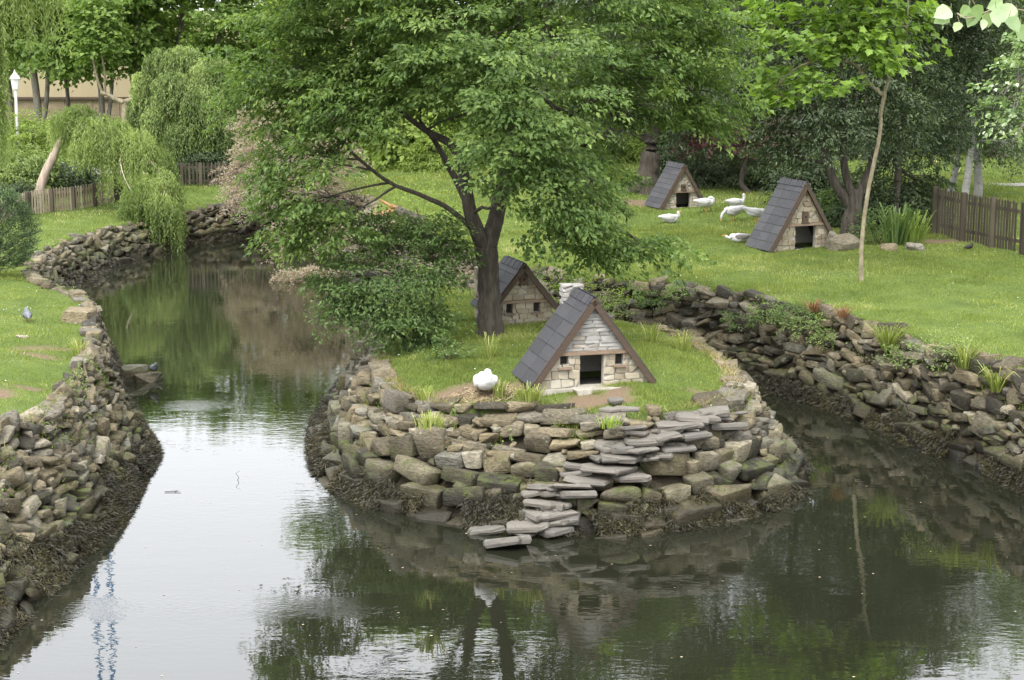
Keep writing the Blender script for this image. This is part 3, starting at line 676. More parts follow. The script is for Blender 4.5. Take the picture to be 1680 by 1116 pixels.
def goose(loc, rz, neck, label, legs=True, mat='feather', s=1.0, wing='feather', tailup=.0, group='white geese on the lawn', bill=(1, 0, 0), wz=0):
    """neck: list of (x, z) from the chest to the head; the body runs from the tail at -x to the chest"""
    root = empty('goose', loc, rz); tag(root, label, 'goose', group)
    zb = .27 if legs else .12
    P = [(-.36, 0, zb + .06 + tailup), (-.27, 0, zb + .05 + tailup * .5), (-.16, 0, zb + .02), (-.02, 0, zb), (.10, 0, zb + .01), (.18, 0, zb + .05)] + [(x, 0, z) for x, z in neck]
    nn = len(neck); ra = [.008, .05, .105, .135, .115, .075] + [.042] * (nn - 2) + [.038, .028]; rb = [.012, .045, .10, .13, .12, .08] + [.042] * (nn - 2) + [.042, .028]
    V, F = planar(np.array(P) * s, np.array(ra) * s, np.array(rb) * s)
    V = V + noise3(V, 22, 5)[:, None] * .010 + noise3(V, 9, 6)[:, None] * .008
    body = mesh_obj('body', V, F, M[mat], root, smooth=True, tint=np.full(len(V), .5))
    for sg in (-1, 1):
        Pw = np.array([(.12, sg * .10, zb + .07 + wz), (.02, sg * .125, zb + .055 + wz), (-.14, sg * .11, zb + .055 + wz + tailup * .3), (-.30, sg * .055, zb + .075 + wz + tailup), (-.37, sg * .03, zb + .08 + wz + tailup)]) * s
        Vw, Fw, _ = tube_mesh(catmull(Pw, 4), np.stack([np.interp(np.linspace(0, 4, 17), range(5), [.01, .025, .025, .014, .003]), np.interp(np.linspace(0, 4, 17), range(5), [.03, .085, .07, .03, .008])], 1) * s, 10)
        mesh_obj('wing', Vw, Fw, M[wing], root, smooth=True, tint=np.full(len(Vw), .5))
    hx, hz = neck[-1]; b = np.array(bill, float); b /= np.linalg.norm(b); h0 = np.array([hx, 0, hz]) * s
    Vb, Fb, _ = tube_mesh([h0 + b * .005, h0 + b * .04, h0 + b * .085], [.022, .017, .006], 8); mesh_obj('bill', Vb, Fb, M['beak'], root, smooth=True)
    for sg in (-1, 1):
        mb = MB(); mb.box((hx * s - b[0] * .015, sg * .030 * s, hz * s + .012), (.010, .006, .010)); mb.build('eye', M['dark'], root)
    if legs:
        for sg in (-1, 1):
            mb = MB(); mb.tube([(-.01, sg * .05, zb - .08), (.0, sg * .052, .10), (-.012, sg * .052, .015)], [.014, .010, .009], 6)
            mb.add([(-.02, sg * .052 - .008, .012), (-.02, sg * .052 + .008, .012), (.075, sg * .052 + .04, .006), (.085, sg * .052, .006), (.075, sg * .052 - .04, .006), (-.02, sg * .052, .022)], [np.array([(0, 1, 2, 3)]), np.array([(0, 3, 4), (5, 1, 0)])])
            mb.build('leg', M['beak'], root)
    return root
W_ = 'white geese on the lawn'
g = on(1100, 366, 1.8); goose(g, R(15), [(.22, .17), (.25, .22), (.23, .29), (.25, .32)], 'white goose lying alone on the grass in front of the farthest duck house', legs=False, s=1.0)
g = on(1158, 349, 1.8); goose(g, R(8), [(.22, .34), (.20, .40), (.12, .42), (.05, .38)], 'white goose standing with its head tucked back, right of the farthest duck house', bill=(-1, 0, -.2), s=1.05)
g = on(1208, 348, 1.8); goose(g, R(20), [(.23, .36), (.25, .43), (.23, .50), (.25, .53)], 'white goose with its head raised, behind the grazing goose', bill=(.7, 0, -.5), s=1.0)
g = on(1202, 363, 1.8); goose(g, R(196), [(.24, .28), (.30, .21), (.32, .13), (.33, .07)], 'white goose grazing with its head down to the grass', bill=(.3, 0, -1), s=1.05, tailup=.05)
g = on(1240, 366, 1.8); goose(g, R(10), [(.22, .34), (.28, .30), (.33, .22), (.36, .15)], 'white goose half hidden behind the dark roof of the yellowish duck house', bill=(.5, 0, -1), s=1.05, tailup=.07)
g = on(1212, 398, 1.8); goose(g, R(185), [(.24, .13), (.30, .14), (.35, .17), (.38, .20)], 'grey backed goose lying flat, white neck stretched, by the dark roof foot', legs=False, wing='greyfeather', s=.95, group=None)
g = on(797, 634, 1.7); g[2] -= .0
gg = goose(g, R(-78), [(.21, .20), (.20, .265), (.13, .305), (.05, .295)], 'white goose asleep on a straw nest at the island edge, head folded on its back', legs=False, s=1.22, bill=(-.4, .5, -.6), group=None, wz=-.05); gg.scale = (1, 1.12, .9); gg.location.z -= .05
# nest
r = np.random.default_rng(3); mb = MB()
for _ in range(900):
    a = r.uniform(0, 6.28); rr = r.uniform(.15, .48); c = np.array([g[0] + rr * 1.25 * math.cos(a), g[1] + rr * .9 * math.sin(a), 0]); c[2] = gz(c[0], c[1]) + r.uniform(0, .07) * (1.3 - rr * 2)
    l = r.uniform(.06, .16); th = r.uniform(0, 6.28); d = np.array([math.cos(th), math.sin(th), r.normal() * .25]) * l / 2; w = np.array([-math.sin(th), math.cos(th), .3]) * .0035
    mb.add([c - d - w, c - d + w, c + d + w, c + d - w], np.array([(0, 1, 2, 3)]), float(r.uniform(0, 1)))
tag(mb.build('nest', M['straw']), 'loose dry straw nest under the sleeping goose', 'nest')

def small_bird(name, loc, rz, label, mat, s=1.0, cat='pigeon', group=None, headmat=None, tail=.12):
    root = empty(name, loc, rz); tag(root, label, cat, group)
    P = [(-.15 - tail * .3, 0, .075), (-.10, 0, .085), (-.03, 0, .095), (.05, 0, .11), (.09, 0, .15), (.105, 0, .18), (.125, 0, .185)]
    V, F = planar(np.array(P) * s, np.array([.02, .04, .062, .06, .034, .026, .012]) * s, np.array([.008, .03, .058, .06, .036, .026, .012]) * s, 10)
    mesh_obj('body', V, F, M[mat], root, smooth=True)
    mb = MB(); mb.tube(np.array([(.13, 0, .184), (.16, 0, .175)]) * s, [.007 * s, .002 * s], 6); mb.build('bill', M['dark' if cat == 'pigeon' else 'beak'], root)
    for sg in (-1, 1):
        mb = MB(); mb.tube(np.array([(0, sg * .02, .05), (.005, sg * .02, 0.0)]) * s, .005 * s, 5); mb.build('leg', M['beak'], root)
        Vw, Fw, _ = tube_mesh(np.array([(.04, sg * .055, .11), (-.03, sg * .06, .10), (-.12, sg * .035, .09), (-.17, sg * .02, .085)]) * s, np.array([(.008, .02), (.012, .04), (.008, .025), (.003, .006)]) * s, 8)
        mesh_obj('wing', Vw, Fw, M[mat], root, smooth=True)
    return root
small_bird('pigeon', on(45, 527, 1.8), R(110), 'grey pigeon on the bare earth patch of the left lawn', 'pigeon', 1.3)
# rocks that stand in the water at the left bank, a pigeon on the outer one
pw = pos(222, 618, .05); rock('water_rock', (pw[0], pw[1] - .1, .12), (.62, .5, .42), 'dark boulder with pale top in the water, touching the left wall', 'rock', 5, .2, -.1, .95, group=None)
pw = pos(243, 620, .05); rock('water_rock', (pw[0] + .02, pw[1] - .15, .08), (.62, .42, .22), 'low pale flat rock in the water, the outer one of the pair', 'rock', 9, .1, .1, .98)
small_bird('pigeon', (pw[0] + .16, pw[1] - .15, .18), R(-60), 'grey pigeon perched on the outer rock in the water', 'pigeon', 1.25)
small_bird('blackbird', on(1590, 411, 1.8), R(30), 'small black bird on the grass in front of the right picket fence', 'blackbird', .95, 'bird')

# loose stones
rk = on(1388, 409, 1.8); rock('boulder', (rk[0] - .05, rk[1] + .1, rk[2] + .05), (.95, .7, .62), 'large grey boulder leaning by the right foot of the yellowish duck house', seed=19, rz=.8, tilt=.25, tint=.62)
rk = on(1366, 408, 1.8); rock('boulder', (rk[0], rk[1] + .25, rk[2] + .12), (.3, .3, .6), 'narrow upright grey stone between duck house wall and large boulder', seed=7, rz=.3, tilt=.3, tint=.9)
rk = on(1457, 411, 1.8); rock('boulder', (rk[0], rk[1], rk[2] + .06), (.42, .35, .24), 'small tan boulder in front of the undergrowth', seed=12, tint=.68)
rk = on(1500, 410, 1.8); rock('boulder', (rk[0], rk[1], rk[2] + .05), (.5, .4, .26), 'grey lichen boulder at the right end of the undergrowth', seed=15, tint=.9)
rk = on(131, 528, 1.8); rock('boulder', (rk[0], rk[1], rk[2] + .10), (.62, .5, .34), 'tan block lying on the left bank edge', seed=4, rz=-.2, tint=.7, protos=BLOCK)
rk = on(765, 632, 1.6); rock('boulder', (rk[0] + .05, rk[1] + .1, rk[2] + .06), (.26, .3, .22), 'small cream block just left of the nesting goose', seed=6, tint=.7, mat='cream', protos=BLOCK)
for i, (px, py, w, lb, ti) in enumerate([(961, 644, 52, 'flat grey slate slab lying before the doorway of the whitewashed duck house', .8), (1010, 660, 34, 'bluish slate slab, second stepping stone below the doorway', .5), (1028, 674, 40, 'pale slate slab, third stepping stone below the doorway', .85), (1000, 676, 30, 'small pale slab beside the third stepping stone', .9)]):
    p = on(px, py, 1.6); V, Fs = slab_mesh(rs, w / 3000 * p[1], w / 3000 * p[1] * 1.1, .06); mb = MB(); mb.add(V @ rotz(.3 * i).T, Fs, ti)
    o = mb.build('stepping_stone', M['slab']); o.location = (p[0], p[1], p[2] + .03); tag(o, lb, 'stepping stone')
pp = on(38, 553, 1.8); rock('boulder', (pp[0], pp[1], pp[2] + .01), (.26, .2, .06), 'flat whitish stone below the long earth patch on the left lawn', seed=20, tint=1, mat='pale')

# ------------------------------------------------------------------ fences
def fence(name, pts, h, label, mat='fence', sp=.11, pw=.06, gap_seed=0, miss=0, postw=.12, group=None):
    r = np.random.default_rng(gap_seed)
    root = empty(name, pts[0]); tag(root, label, 'fence', group); P = [np.array(p) - np.array(pts[0]) for p in pts]
    for p in P:
        mb = MB(); mb.box(p + [0, 0, h * .46], (postw, postw, h * 1.04), None, float(r.random()), taper=.06); mb.box(p + [0, 0, h * .985], (postw * .8, postw * .8, .03)); mb.build('post', M['fence'], root)
    for a, b in zip(P[:-1], P[1:]):
        d = b - a; L = np.linalg.norm(d[:2]); yaw = math.atan2(d[1], d[0]); sl_ = math.atan2(d[2], L); Rm = rotz(yaw) @ roty(-sl_)
        for z in (.24, .80): mb = MB(); mb.box((a + b) / 2 + [0, 0, h * z] + rotz(yaw) @ np.array([0, .035, 0]), (L - postw, .04, .09), Rm, float(r.random())); mb.build('rail', M[mat], root)
        mb = MB(); n = int((L - postw) / sp)
        for i in range(n):
            if r.random() < miss: continue
            t = (postw / 2 + (i + .5) * (L - postw) / n) / L; c = a + d * t; hh = h * (.93 + r.normal() * .012)
            mb.box(c + [0, 0, hh / 2 + .04] + rotz(yaw) @ np.array([0, -.002, 0]), (pw, .02, hh), rotz(yaw) @ roty(r.normal() * .015), float(r.random()), taper=0)
            mb.box(c + [0, 0, hh + .05] + rotz(yaw) @ np.array([0, -.002, 0]), (pw * .6, .018, .03), rotz(yaw), float(r.random()))
        mb.build('picket_panel', M[mat], root)
    return root
def line(a, b, n, h):
    A = pos(*a, h); B = pos(*b, h); return [tuple((A * (1 - t) + B * t)[:2]) + (gz(*(A * (1 - t) + B * t)[:2]) - .03,) for t in np.linspace(0, 1, n)]
fr = line((1533, 384), (1627, 406), 3, 1.8); d = np.array(fr[2]) - np.array(fr[1]); fr += [tuple(np.array(fr[2]) + d * k) for k in (1, 2, 3)]
fence('picket_fence', fr, 1.32, 'dark brown picket fence with gaps at the right lawn edge', gap_seed=4, miss=.13, postw=.15, sp=.125, pw=.075)
fence('picket_fence', line((48, 337), (190, 322), 5, 1.35), .82, 'low pale picket fence with dark posts behind the leaning willow', mat='fence_pale', gap_seed=5)
fence('picket_fence', line((-120, 372), (44, 338), 4, 1.35), .82, 'weathered picket fence at the left picture edge beside the conifer bush', mat='fence_pale', gap_seed=8)
fence('picket_fence', line((196, 320), (287, 304), 4, 1.5), .85, 'dark picket fence stretch hidden by the hanging willow', gap_seed=6)
fence('picket_fence', line((299, 304), (452, 302), 6, 1.5), .85, 'dark brown picket fence with thick posts beyond the far bend', gap_seed=7)
fence('picket_fence', [(19, 73, 1.8), (20.2, 73.3, 1.8), (21.6, 73.6, 1.8)], .95, 'short piece of brown fence beyond the pale path', gap_seed=9, sp=.13, pw=.11)

# ------------------------------------------------------------------ paths, walls and lamp far behind
def strip(name, P, z=None):
    P = np.array(P, float); V = np.concatenate([P[:, :2], np.array([[gz(x, y) + .012] for x, y in P[:, :2]])], 1)
    return tag(mesh_obj(name, V, np.array([list(range(len(P)))]), M['path']), kind='structure')
strip('path', [(12, 62.2), (70, 60.2), (70, 63.5), (12, 65.4)])
strip('path', [(-40, 69), (-9, 69), (-9, 76), (-40, 76)])
bl = empty('building', (-22, 100, 1.5)); tag(bl, 'long beige rendered building with brown lower wall behind the plane trees', 'building')
mb = MB(); mb.box((0, 4, 3.4), (50, 8, 4.4)); mb.build('wall', M['plaster'], bl)
mb = MB(); mb.box((0, 4, .6), (50.1, 8.3, 1.2))
for i in range(34): mb.box((-24.5 + i * 1.48, -.17, .6), (.07, .05, 1.18))
mb.build('lower_wall', M['brownwall'], bl)
mb = MB(); mb.box((0, 3.95, 1.26), (50.3, 8.5, .12)); mb.build('ledge', M['board'], bl)
lp = pos(31, 262, 1.5, D=66); lp[2] = 1.5
lamp = empty('street_lamp', lp); tag(lamp, 'white park lantern on a white post at the left', 'street lamp')
mb = MB(); mb.tube([(0, 0, 0), (0, 0, .25), (0, 0, .3), (0, 0, 3.3), (0, 0, 3.36)], [.11, .10, .06, .045, .09], 10); mb.build('post', M['white'], lamp, smooth=False)
mb = MB(); mb.tube([(0, 0, 3.36), (0, 0, 3.72)], [.10, .16], 6, cap=True); mb.build('lantern_glass', M['white'], lamp)
mb = MB(); mb.tube([(0, 0, 3.72), (0, 0, 3.74), (0, 0, 3.86), (0, 0, 3.95), (0, 0, 4.05)], [.19, .19, .10, .035, .01], 10); mb.build('lantern_cap', M['white'], lamp)
# slim blue lattice mast far beyond, seen mirrored in the water
mr = pos(149, 500, 0, D=130); ms = empty('lattice_mast', (mr[0], 130, 1.5)); tag(ms, 'tall slim blue lattice mast, mirrored in the water at lower left', 'mast')
Hm = 44
for sx in (-.62, .62):
    mb = MB(); mb.tube([(sx, 0, 0), (sx, 0, 32), (sx * .55, 0, Hm)], .13, 6); mb.build('mast_leg', M['blue'], ms)
for z in range(0, 32, 2):
    mb = MB(); mb.tube([(-.62, 0, z), (.62, 0, z + 2)], .03, 4); mb.tube([(-.62, 0, z + 2), (.62, 0, z + 2)], .03, 4); mb.build('brace', M['blue'], ms)
# ------------------------------------------------------------------ foliage
SIMPLE = (np.array([(0, 0, 0), (.4, .5, .10), (1, 0, -.08), (.4, -.5, .10)]), np.array([(0, 2, 1), (0, 3, 2)]))
_a = [(0, 0), (.02, .28), (-.05, .52), (.28, .38), (.45, .62), (.62, .30), (1, 0), (.62, -.30), (.45, -.62), (.28, -.38), (-.05, -.52), (.02, -.28)]
LOBED = (np.array([(.3, 0, -.06)] + [(x, y, .10 * abs(y)) for x, y in _a]), np.array([(0, i, i % 12 + 1) for i in range(1, 13)]))
_b = [(0, 0), (.08, .26), (.22, .44), (.42, .40), (.60, .36), (.78, .20), (1, 0), (.78, -.20), (.60, -.36), (.42, -.40), (.22, -.44), (.08, -.26)]
POPL = (np.array([(.4, 0, -.07)] + [(x, y, .16 * abs(y) - .05 * x) for x, y in _b]), LOBED[1])
def unit(v): return v / (np.linalg.norm(v, axis=-1, keepdims=True) + 1e-9)
def leaves(P, A, Nn, L, W, tint, tpl=SIMPLE):
    A = unit(A); S = unit(np.cross(Nn, A)); B = np.cross(A, S); tv, tf = tpl; k = len(tv)
    L = np.broadcast_to(L, (len(P),)); W = np.broadcast_to(W, (len(P),))
    V = P[:, None] + A[:, None] * (tv[None, :, :1] * L[:, None, None]) + S[:, None] * (tv[None, :, 1:2] * W[:, None, None]) + B[:, None] * (tv[None, :, 2:] * L[:, None, None])
    F = (np.arange(len(P)) * k)[:, None, None] + tf[None]
    return V.reshape(-1, 3), F.reshape(-1, 3), np.repeat(tint, k)
class LV:
    def __init__(s): s.V = []; s.F = []; s.T = []; s.n = 0
    def add(s, V, F, T): s.V.append(V); s.F.append(F + s.n); s.T.append(T); s.n += len(V)
    def build(s, name, mat, parent=None): return mesh_obj(name, np.concatenate(s.V), [np.concatenate(s.F)], M[mat], parent, tint=np.clip(np.concatenate(s.T), 0, 1))

def lobe_pts(r, lobes, n, shell=.62, flat=1.0):
    c = np.array([l[0] for l in lobes], float); q = np.array([l[1] for l in lobes], float); w = np.array([(x[0] * x[1] + x[1] * x[2] + x[0] * x[2]) * (l[2] if len(l) > 2 else 1) for x, l in zip(q, lobes)])
    i = r.choice(len(lobes), n, p=w / w.sum()); d = unit(r.normal(size=(n, 3))); rad = np.where(r.random(n) < shell, r.uniform(.72, 1.02, n), r.uniform(.15, .8, n))
    return c[i] + d * q[i] * rad[:, None], d, i
def sprays(lv, r, O, D, per, L, Wl, slen, swid, droop, center, tpl=SIMPLE, upn=.7, axdown=.45, tb=.5, tv=.22, curl=0):
    n = len(O); out = O - center; out[:, 2] *= .3; out = unit(out); d0 = unit(out + r.normal(size=(n, 3)) * .55 * np.array([1, 1, .45]) + D * .4); d0[:, 2] = np.clip(d0[:, 2], -.5, .35); d0 = unit(d0)
    sd_ = unit(np.cross(d0, np.array([0, 0, 1.]))); sl = slen * r.uniform(.6, 1.3, n); st = tb + r.normal(size=n) * tv * .6
    t = r.uniform(-.1, 1, (n, per)); s = r.uniform(-1, 1, (n, per)) * np.sin(np.clip(t + .25, 0, 1.15) * 2.5)
    P = O[:, None] + d0[:, None] * (t * sl[:, None])[..., None] + sd_[:, None] * (s * swid * sl[:, None] / slen)[..., None]
    P[..., 2] -= droop * (t ** 2) * sl[:, None] + droop * .35 * s ** 2 * swid
    P += r.normal(size=P.shape) * L * .35
    A = d0[:, None] * .6 + sd_[:, None] * (np.sign(s) * .6)[..., None] + r.normal(size=P.shape) * .35; A[..., 2] -= axdown
    Nn = np.array([0, 0, upn]) + out[:, None] * .55 + r.normal(size=P.shape) * .42
    T = (st[:, None] + r.normal(size=t.shape) * tv * .7 + .10 * t)
    m = n * per; Ls = L * r.uniform(.65, 1.25, m)
    lv.add(*leaves(P.reshape(m, 3), A.reshape(m, 3), Nn.reshape(m, 3), Ls, Ls * Wl, T.ravel(), tpl))
def bez(a, b, c, n=8):
    t = np.linspace(0, 1, n)[:, None]; return (1 - t) ** 2 * np.array(a) + 2 * t * (1 - t) * np.array(b) + t * t * np.array(c)
def limb(mb, r, a, b, r0, r1, sag=.12, n=8, k=7):
    a = np.array(a, float); b = np.array(b, float); m = (a + b) / 2 + r.normal(size=3) * np.linalg.norm(b - a) * sag; m[2] += np.linalg.norm(b - a) * .06
    P = bez(a, m, b, n); P[1:-1] += r.normal(size=(n - 2, 3)) * r0 * .25; mb.tube(P, np.linspace(r0, r1, n), k)
def nearest_on(P, q): d = np.linalg.norm(P - q, axis=1); return P[np.argmin(d)]

def tree(name, label, cat, base, trunks, lobes, nspr, per, L, Wl, mat, bark='bark', slen=.7, swid=.4, droop=.35, tpl=SIMPLE, seed=1, group=None, shell=.62, tb=.5, tv=.22, upn=.7, axdown=.45, fine=1.0, twig=.02, gap=None):
    """trunks: list of (points, radii) in world space; lobes: ((centre), (radii)) in world space"""
    r = np.random.default_rng(seed); base = np.array(base, float)
    root = empty(name, base); tag(root, label, cat, group); mb = MB(); S = []
    for P, rad in trunks:
        P = catmull(np.array(P, float) - base, 5); rr = np.interp(np.linspace(0, 1, len(P)), np.linspace(0, 1, len(rad)), rad); P[1:-1] += r.normal(size=(len(P) - 2, 3)) * (rr[1:-1, None] * .06); mb.tube(P, rr, 12); S.append(np.concatenate([P, rr[:, None]], 1))
    S = np.concatenate(S); lb = [(np.array(l[0]) - base,) + tuple(l[1:]) for l in lobes]
    O, D, i = lobe_pts(r, lb, nspr, shell)
    if gap is not None: k = (noise3(O, .85, seed) + .5 * noise3(O, 2.1, seed)) > gap; O, D, i = O[k], D[k], i[k]
    cen = np.average(np.array([l[0] for l in lb]), axis=0)
    for j, l in enumerate(lb):
        c = l[0]; q = np.array(l[1]); up = S[S[:, 2] >= S[:, 2].max() * .25]; up = up if len(up) else S
        cost = np.linalg.norm(up[:, :3] - c, axis=1) + np.maximum(0, up[:, 2] - c[2] + .2) * 1.5; s = up[np.argmin(cost)]
        r0 = max(min(s[3] * .7, .02 + .022 * np.linalg.norm(c - s[:3])), twig); limb(mb, r, s[:3], c, r0, r0 * .45, .10)
        sel = O[i == j]; k = min(len(sel), int(9 * fine) + 1)
        for o in sel[r.permutation(len(sel))[:k]]: limb(mb, r, c + (s[:3] - c) * r.uniform(0, .45), o, r0 * .42, twig * .35, .12, 6, 5)
    mb.build('trunk', M[bark], root, smooth=True)
    lv = LV(); sprays(lv, r, O, D, per, L, Wl, slen, swid, droop, cen * np.array([1, 1, .6]), tpl, upn, axdown, tb, tv)
    lv.build('crown', mat, root)
    return root
def scr(x, y, rx, ry, D, dz=1.0, rd=None):
    """an ellipsoid that shows at (x, y) with these pixel radii when it stands D metres away"""
    k = D / 3000 / math.cos(0); p = pos(x, y, D=D); return (p, (rx * k, (rd if rd else max(rx, ry) * k * .8), ry * k))

# the big tree on the island
mbase = on(803, 547, 1.7); D0 = mbase[1]
def mp(x, y, dd=0): return pos(x, y, D=D0 + dd)
ml = [(480,110,110,110,0),(478,250,58,50,-.6),(492,338,72,42,-.9),(540,370,60,35,-1.0),(600,60,130,120,.4),(570,180,80,55,-.9),(520,265,55,45,-1.2),
 (760,70,130,110,-1.2),(690,130,80,60,.8),(860,130,130,90,-2.2),(860,230,90,60,-2.4),(900,300,85,60,-1.9),(900,375,70,38,-1.5),(970,385,60,40,-1.2),(1050,405,62,22,-1.4),
 (1000,110,120,100,-.6),(1030,195,85,50,-.3),(1120,70,85,90,.6),(1150,165,72,45,.5),(975,290,60,50,-.4),(820,340,45,60,-.9),(950,-70,230,110,0),(640,-80,220,110,0),(800,-170,260,110,0),(770,185,60,40,1.6)]
lobes = [scr(x, y, rx, ry, D0 + dd) for x, y, rx, ry, dd in ml]
tr = [([mbase - [0, 0, .15], mp(803, 500), mp(800, 440), mp(797, 405)], [.29, .225, .20, .23]),
      ([mp(797, 410), mp(775, 360, -.1), mp(765, 310, -.2), mp(755, 265, -.2), mp(738, 235, 0), mp(700, 215, .3), mp(640, 170, .3)], [.17, .135, .115, .10, .08, .06, .03]),
      ([mp(800, 410), mp(815, 350, .2), mp(828, 290, .2), mp(838, 200, .1), mp(850, 90, 0), mp(850, -60, .2), mp(830, -180, .3)], [.18, .15, .14, .12, .10, .07, .04]),
      ([mp(785, 385), mp(740, 345, -.2), mp(690, 320, -.3), mp(640, 300, -.4), mp(590, 262, -.5), mp(540, 215, -.6), mp(500, 180, -.6)], [.06, .048, .042, .036, .03, .022, .015]),
      ([mp(772, 345), mp(745, 290, .4), mp(715, 235, .6), mp(690, 200, .8)], [.08, .065, .05, .03]),
      ([mp(835, 230, .1), mp(900, 205, -.2), mp(980, 160, -.3), mp(1060, 110, -.1), mp(1120, 60, .2)], [.10, .075, .06, .045, .03]),
      ([mp(825, 320, .2), mp(880, 290, -.5), mp(930, 330, -.9), mp(1000, 370, -1.1), mp(1060, 400, -1.2)], [.08, .06, .05, .035, .02])]
tree('maple_tree', 'big dark leafy tree with forked trunk standing on the island', 'tree', mbase, tr, lobes, 2350, 66, .115, .54, 'maple_leaf', gap=-.40, slen=.66, swid=.42, droop=.42, seed=21, tb=.5, tv=.24)

# bright young tree on the right lawn
sb = on(1413, 461, 1.8); D1 = sb[1]; sp_ = lambda x, y, d=0: pos(x, y, D=D1 + d)
tree('young_tree', 'slender young tree with bent pale trunk and bright lobed leaves, right lawn', 'tree', sb,
     [([sb - [0, 0, .1], sp_(1413, 420), sp_(1417, 365), sp_(1427, 300), sp_(1440, 240), sp_(1445, 205), sp_(1445, 185), sp_(1450, 160), sp_(1450, 150)], [.062, .048, .045, .044, .042, .04, .042, .045, .05]),
      ([sp_(1450, 158), sp_(1425, 135), sp_(1400, 105), sp_(1355, 100), sp_(1310, 110), sp_(1270, 145)], [.04, .034, .028, .022, .016, .01]),
      ([sp_(1450, 155), sp_(1462, 120), sp_(1478, 90), sp_(1488, 50), sp_(1490, -20)], [.045, .035, .03, .024, .015])],
     [scr(x, y, rx, ry, D1 + d) for x, y, rx, ry, d in [(1320,65,70,42,0),(1410,60,65,50,-.3),(1300,165,40,16,0),(1350,135,50,22,-.2),(1480,35,50,45,0),(1440,100,40,26,-.5),(1250,30,36,22,.3),(1400,-50,110,50,0),(1280,120,30,18,.2),(1380,20,60,30,.3)]],
     240, 12, .19, .85, 'bright_leaf', 'bark_pale', slen=.5, swid=.35, droop=.3, tpl=LOBED, seed=5, tb=.5, tv=.3, fine=.6, twig=.012)

# shrub beside the big tree, weeds and lime shrubs
shb = on(682, 566, 1.6); Ds = shb[1]
tree('shrub', 'dense dark green shrub overhanging the water, left of the big tree trunk', 'shrub', shb,
     [([shb - [0, 0, .1], pos(680, 530, D=Ds), pos(668, 470, D=Ds)], [.06, .045, .02]), ([shb, pos(640, 540, D=Ds - .2), pos(600, 520, D=Ds - .3)], [.04, .03, .015]), ([shb, pos(700, 530, D=Ds + .2), pos(715, 460, D=Ds)], [.04, .03, .015])],
     [scr(x, y, rx, ry, Ds + d) for x, y, rx, ry, d in [(650,400,70,26,.3),(700,380,40,30,0),(600,440,60,24,-.2),(590,485,60,22,-.4),(545,470,40,12,-.3),(690,455,60,30,-.3),(650,520,70,20,-.4),(720,420,40,34,.3),(630,370,50,18,.5),(700,520,40,24,-.2),(560,515,30,14,-.5),(680,555,40,10,-.3),(740,395,25,22,.2),(660,480,50,20,-.5)]],
     640, 30, .085, .5, 'shrub_leaf', slen=.42, swid=.28, droop=.3, seed=6, tb=.42, twig=.008)
# wall-side ground plants
def tuft(name, p, n, h, label, mat='grass', spread=.12, w=.012, seed=0, cat='grass tuft', lean=.5, tb=.6, group=None):
    r = np.random.default_rng(seed + 50); lv = LV(); V = []; F = []; T = []
    for k in range(n):
        a = r.uniform(0, 6.28); q = r.uniform(0, spread); b = np.array([q * math.cos(a), q * math.sin(a), 0]); hh = h * r.uniform(.5, 1.1); o = np.array([math.cos(a), math.sin(a), 0]) * hh * lean * r.uniform(.2, 1.3); wd = np.array([-math.sin(a), math.cos(a), 0]) * w
        pts = [b, b + o * .35 + [0, 0, hh * .55], b + o * .8 + [0, 0, hh * .9], b + o * 1.25 + [0, 0, hh * (.95 - .2 * r.random())]]; i = len(V)
        for j, c in enumerate(pts): ww = wd * (1, 1, .7, .15)[j]; V += [c - ww, c + ww]
        F += [(i, i + 1, i + 3, i + 2), (i + 2, i + 3, i + 5, i + 4), (i + 4, i + 5, i + 7, i + 6)]; T += [tb + r.normal() * .2] * 8
    o = mesh_obj(name, V, [np.array(F)], M[mat], tint=np.clip(T, 0, 1)); o.location = p
    return tag(o, label, cat, group)
def weedy(name, p, rad, n, L, mat, label, cat='plant', seed=0, Wl=.5, h=1.0, per=12, group=None):
    r = np.random.default_rng(seed + 90); O, D, _ = lobe_pts(r, [((0, 0, rad * .45 * h), (rad, rad * .8, rad * .6 * h))], n); lv = LV()
    sprays(lv, r, O, D, per, L, Wl, rad * .45, rad * .25, .2, np.zeros(3), SIMPLE, .6, .1, .5, .25)
    root = empty(name, p); tag(root, label, cat, group); lv.build('foliage', mat, root); mb = MB()
    for o in O[:14]: limb(mb, r, (r.normal() * .02, r.normal() * .02, -.03), o, .008, .003, .1, 5, 4)
    mb.build('stem', M['bark'], root); return root
weedy('small_bush', on(737, 592, 1.6), .34, 60, .06, 'shrub_leaf', 'small round greyish green bush on the island lawn, right of the dense shrub', 'bush', 1, h=1.5)
for i, (x, y, s, lb) in enumerate([(905, 470, .85, 'yellow-green shrub behind the roof ridge of the windowed duck house'), (968, 478, .8, 'yellow-green shrub between the two island duck houses, by the right bank'), (700, 520, .42, 'small yellowish sapling left of the big tree trunk'), (640,390,.9,'lime green bush seen through the gap left of the big trunk, far lawn')]):
    p = on(x, y, 1.5) if i != 3 else on(690, 372, 1.8); h = (1.5, 1.4, 1.9, 1.3)[i]
    if i < 2: p = np.array([p[0] + .0, 38.3 + .4 * i, 0]); p[0] = (x - 840) / 3000 * p[1] * 1.0; p[2] = max(gz(p[0], p[1]), .9)
    weedy('lime_shrub', p, s, (95, 95, 45, 120)[i], .075, 'lime_leaf', lb, 'shrub', 20 + i, h=h)

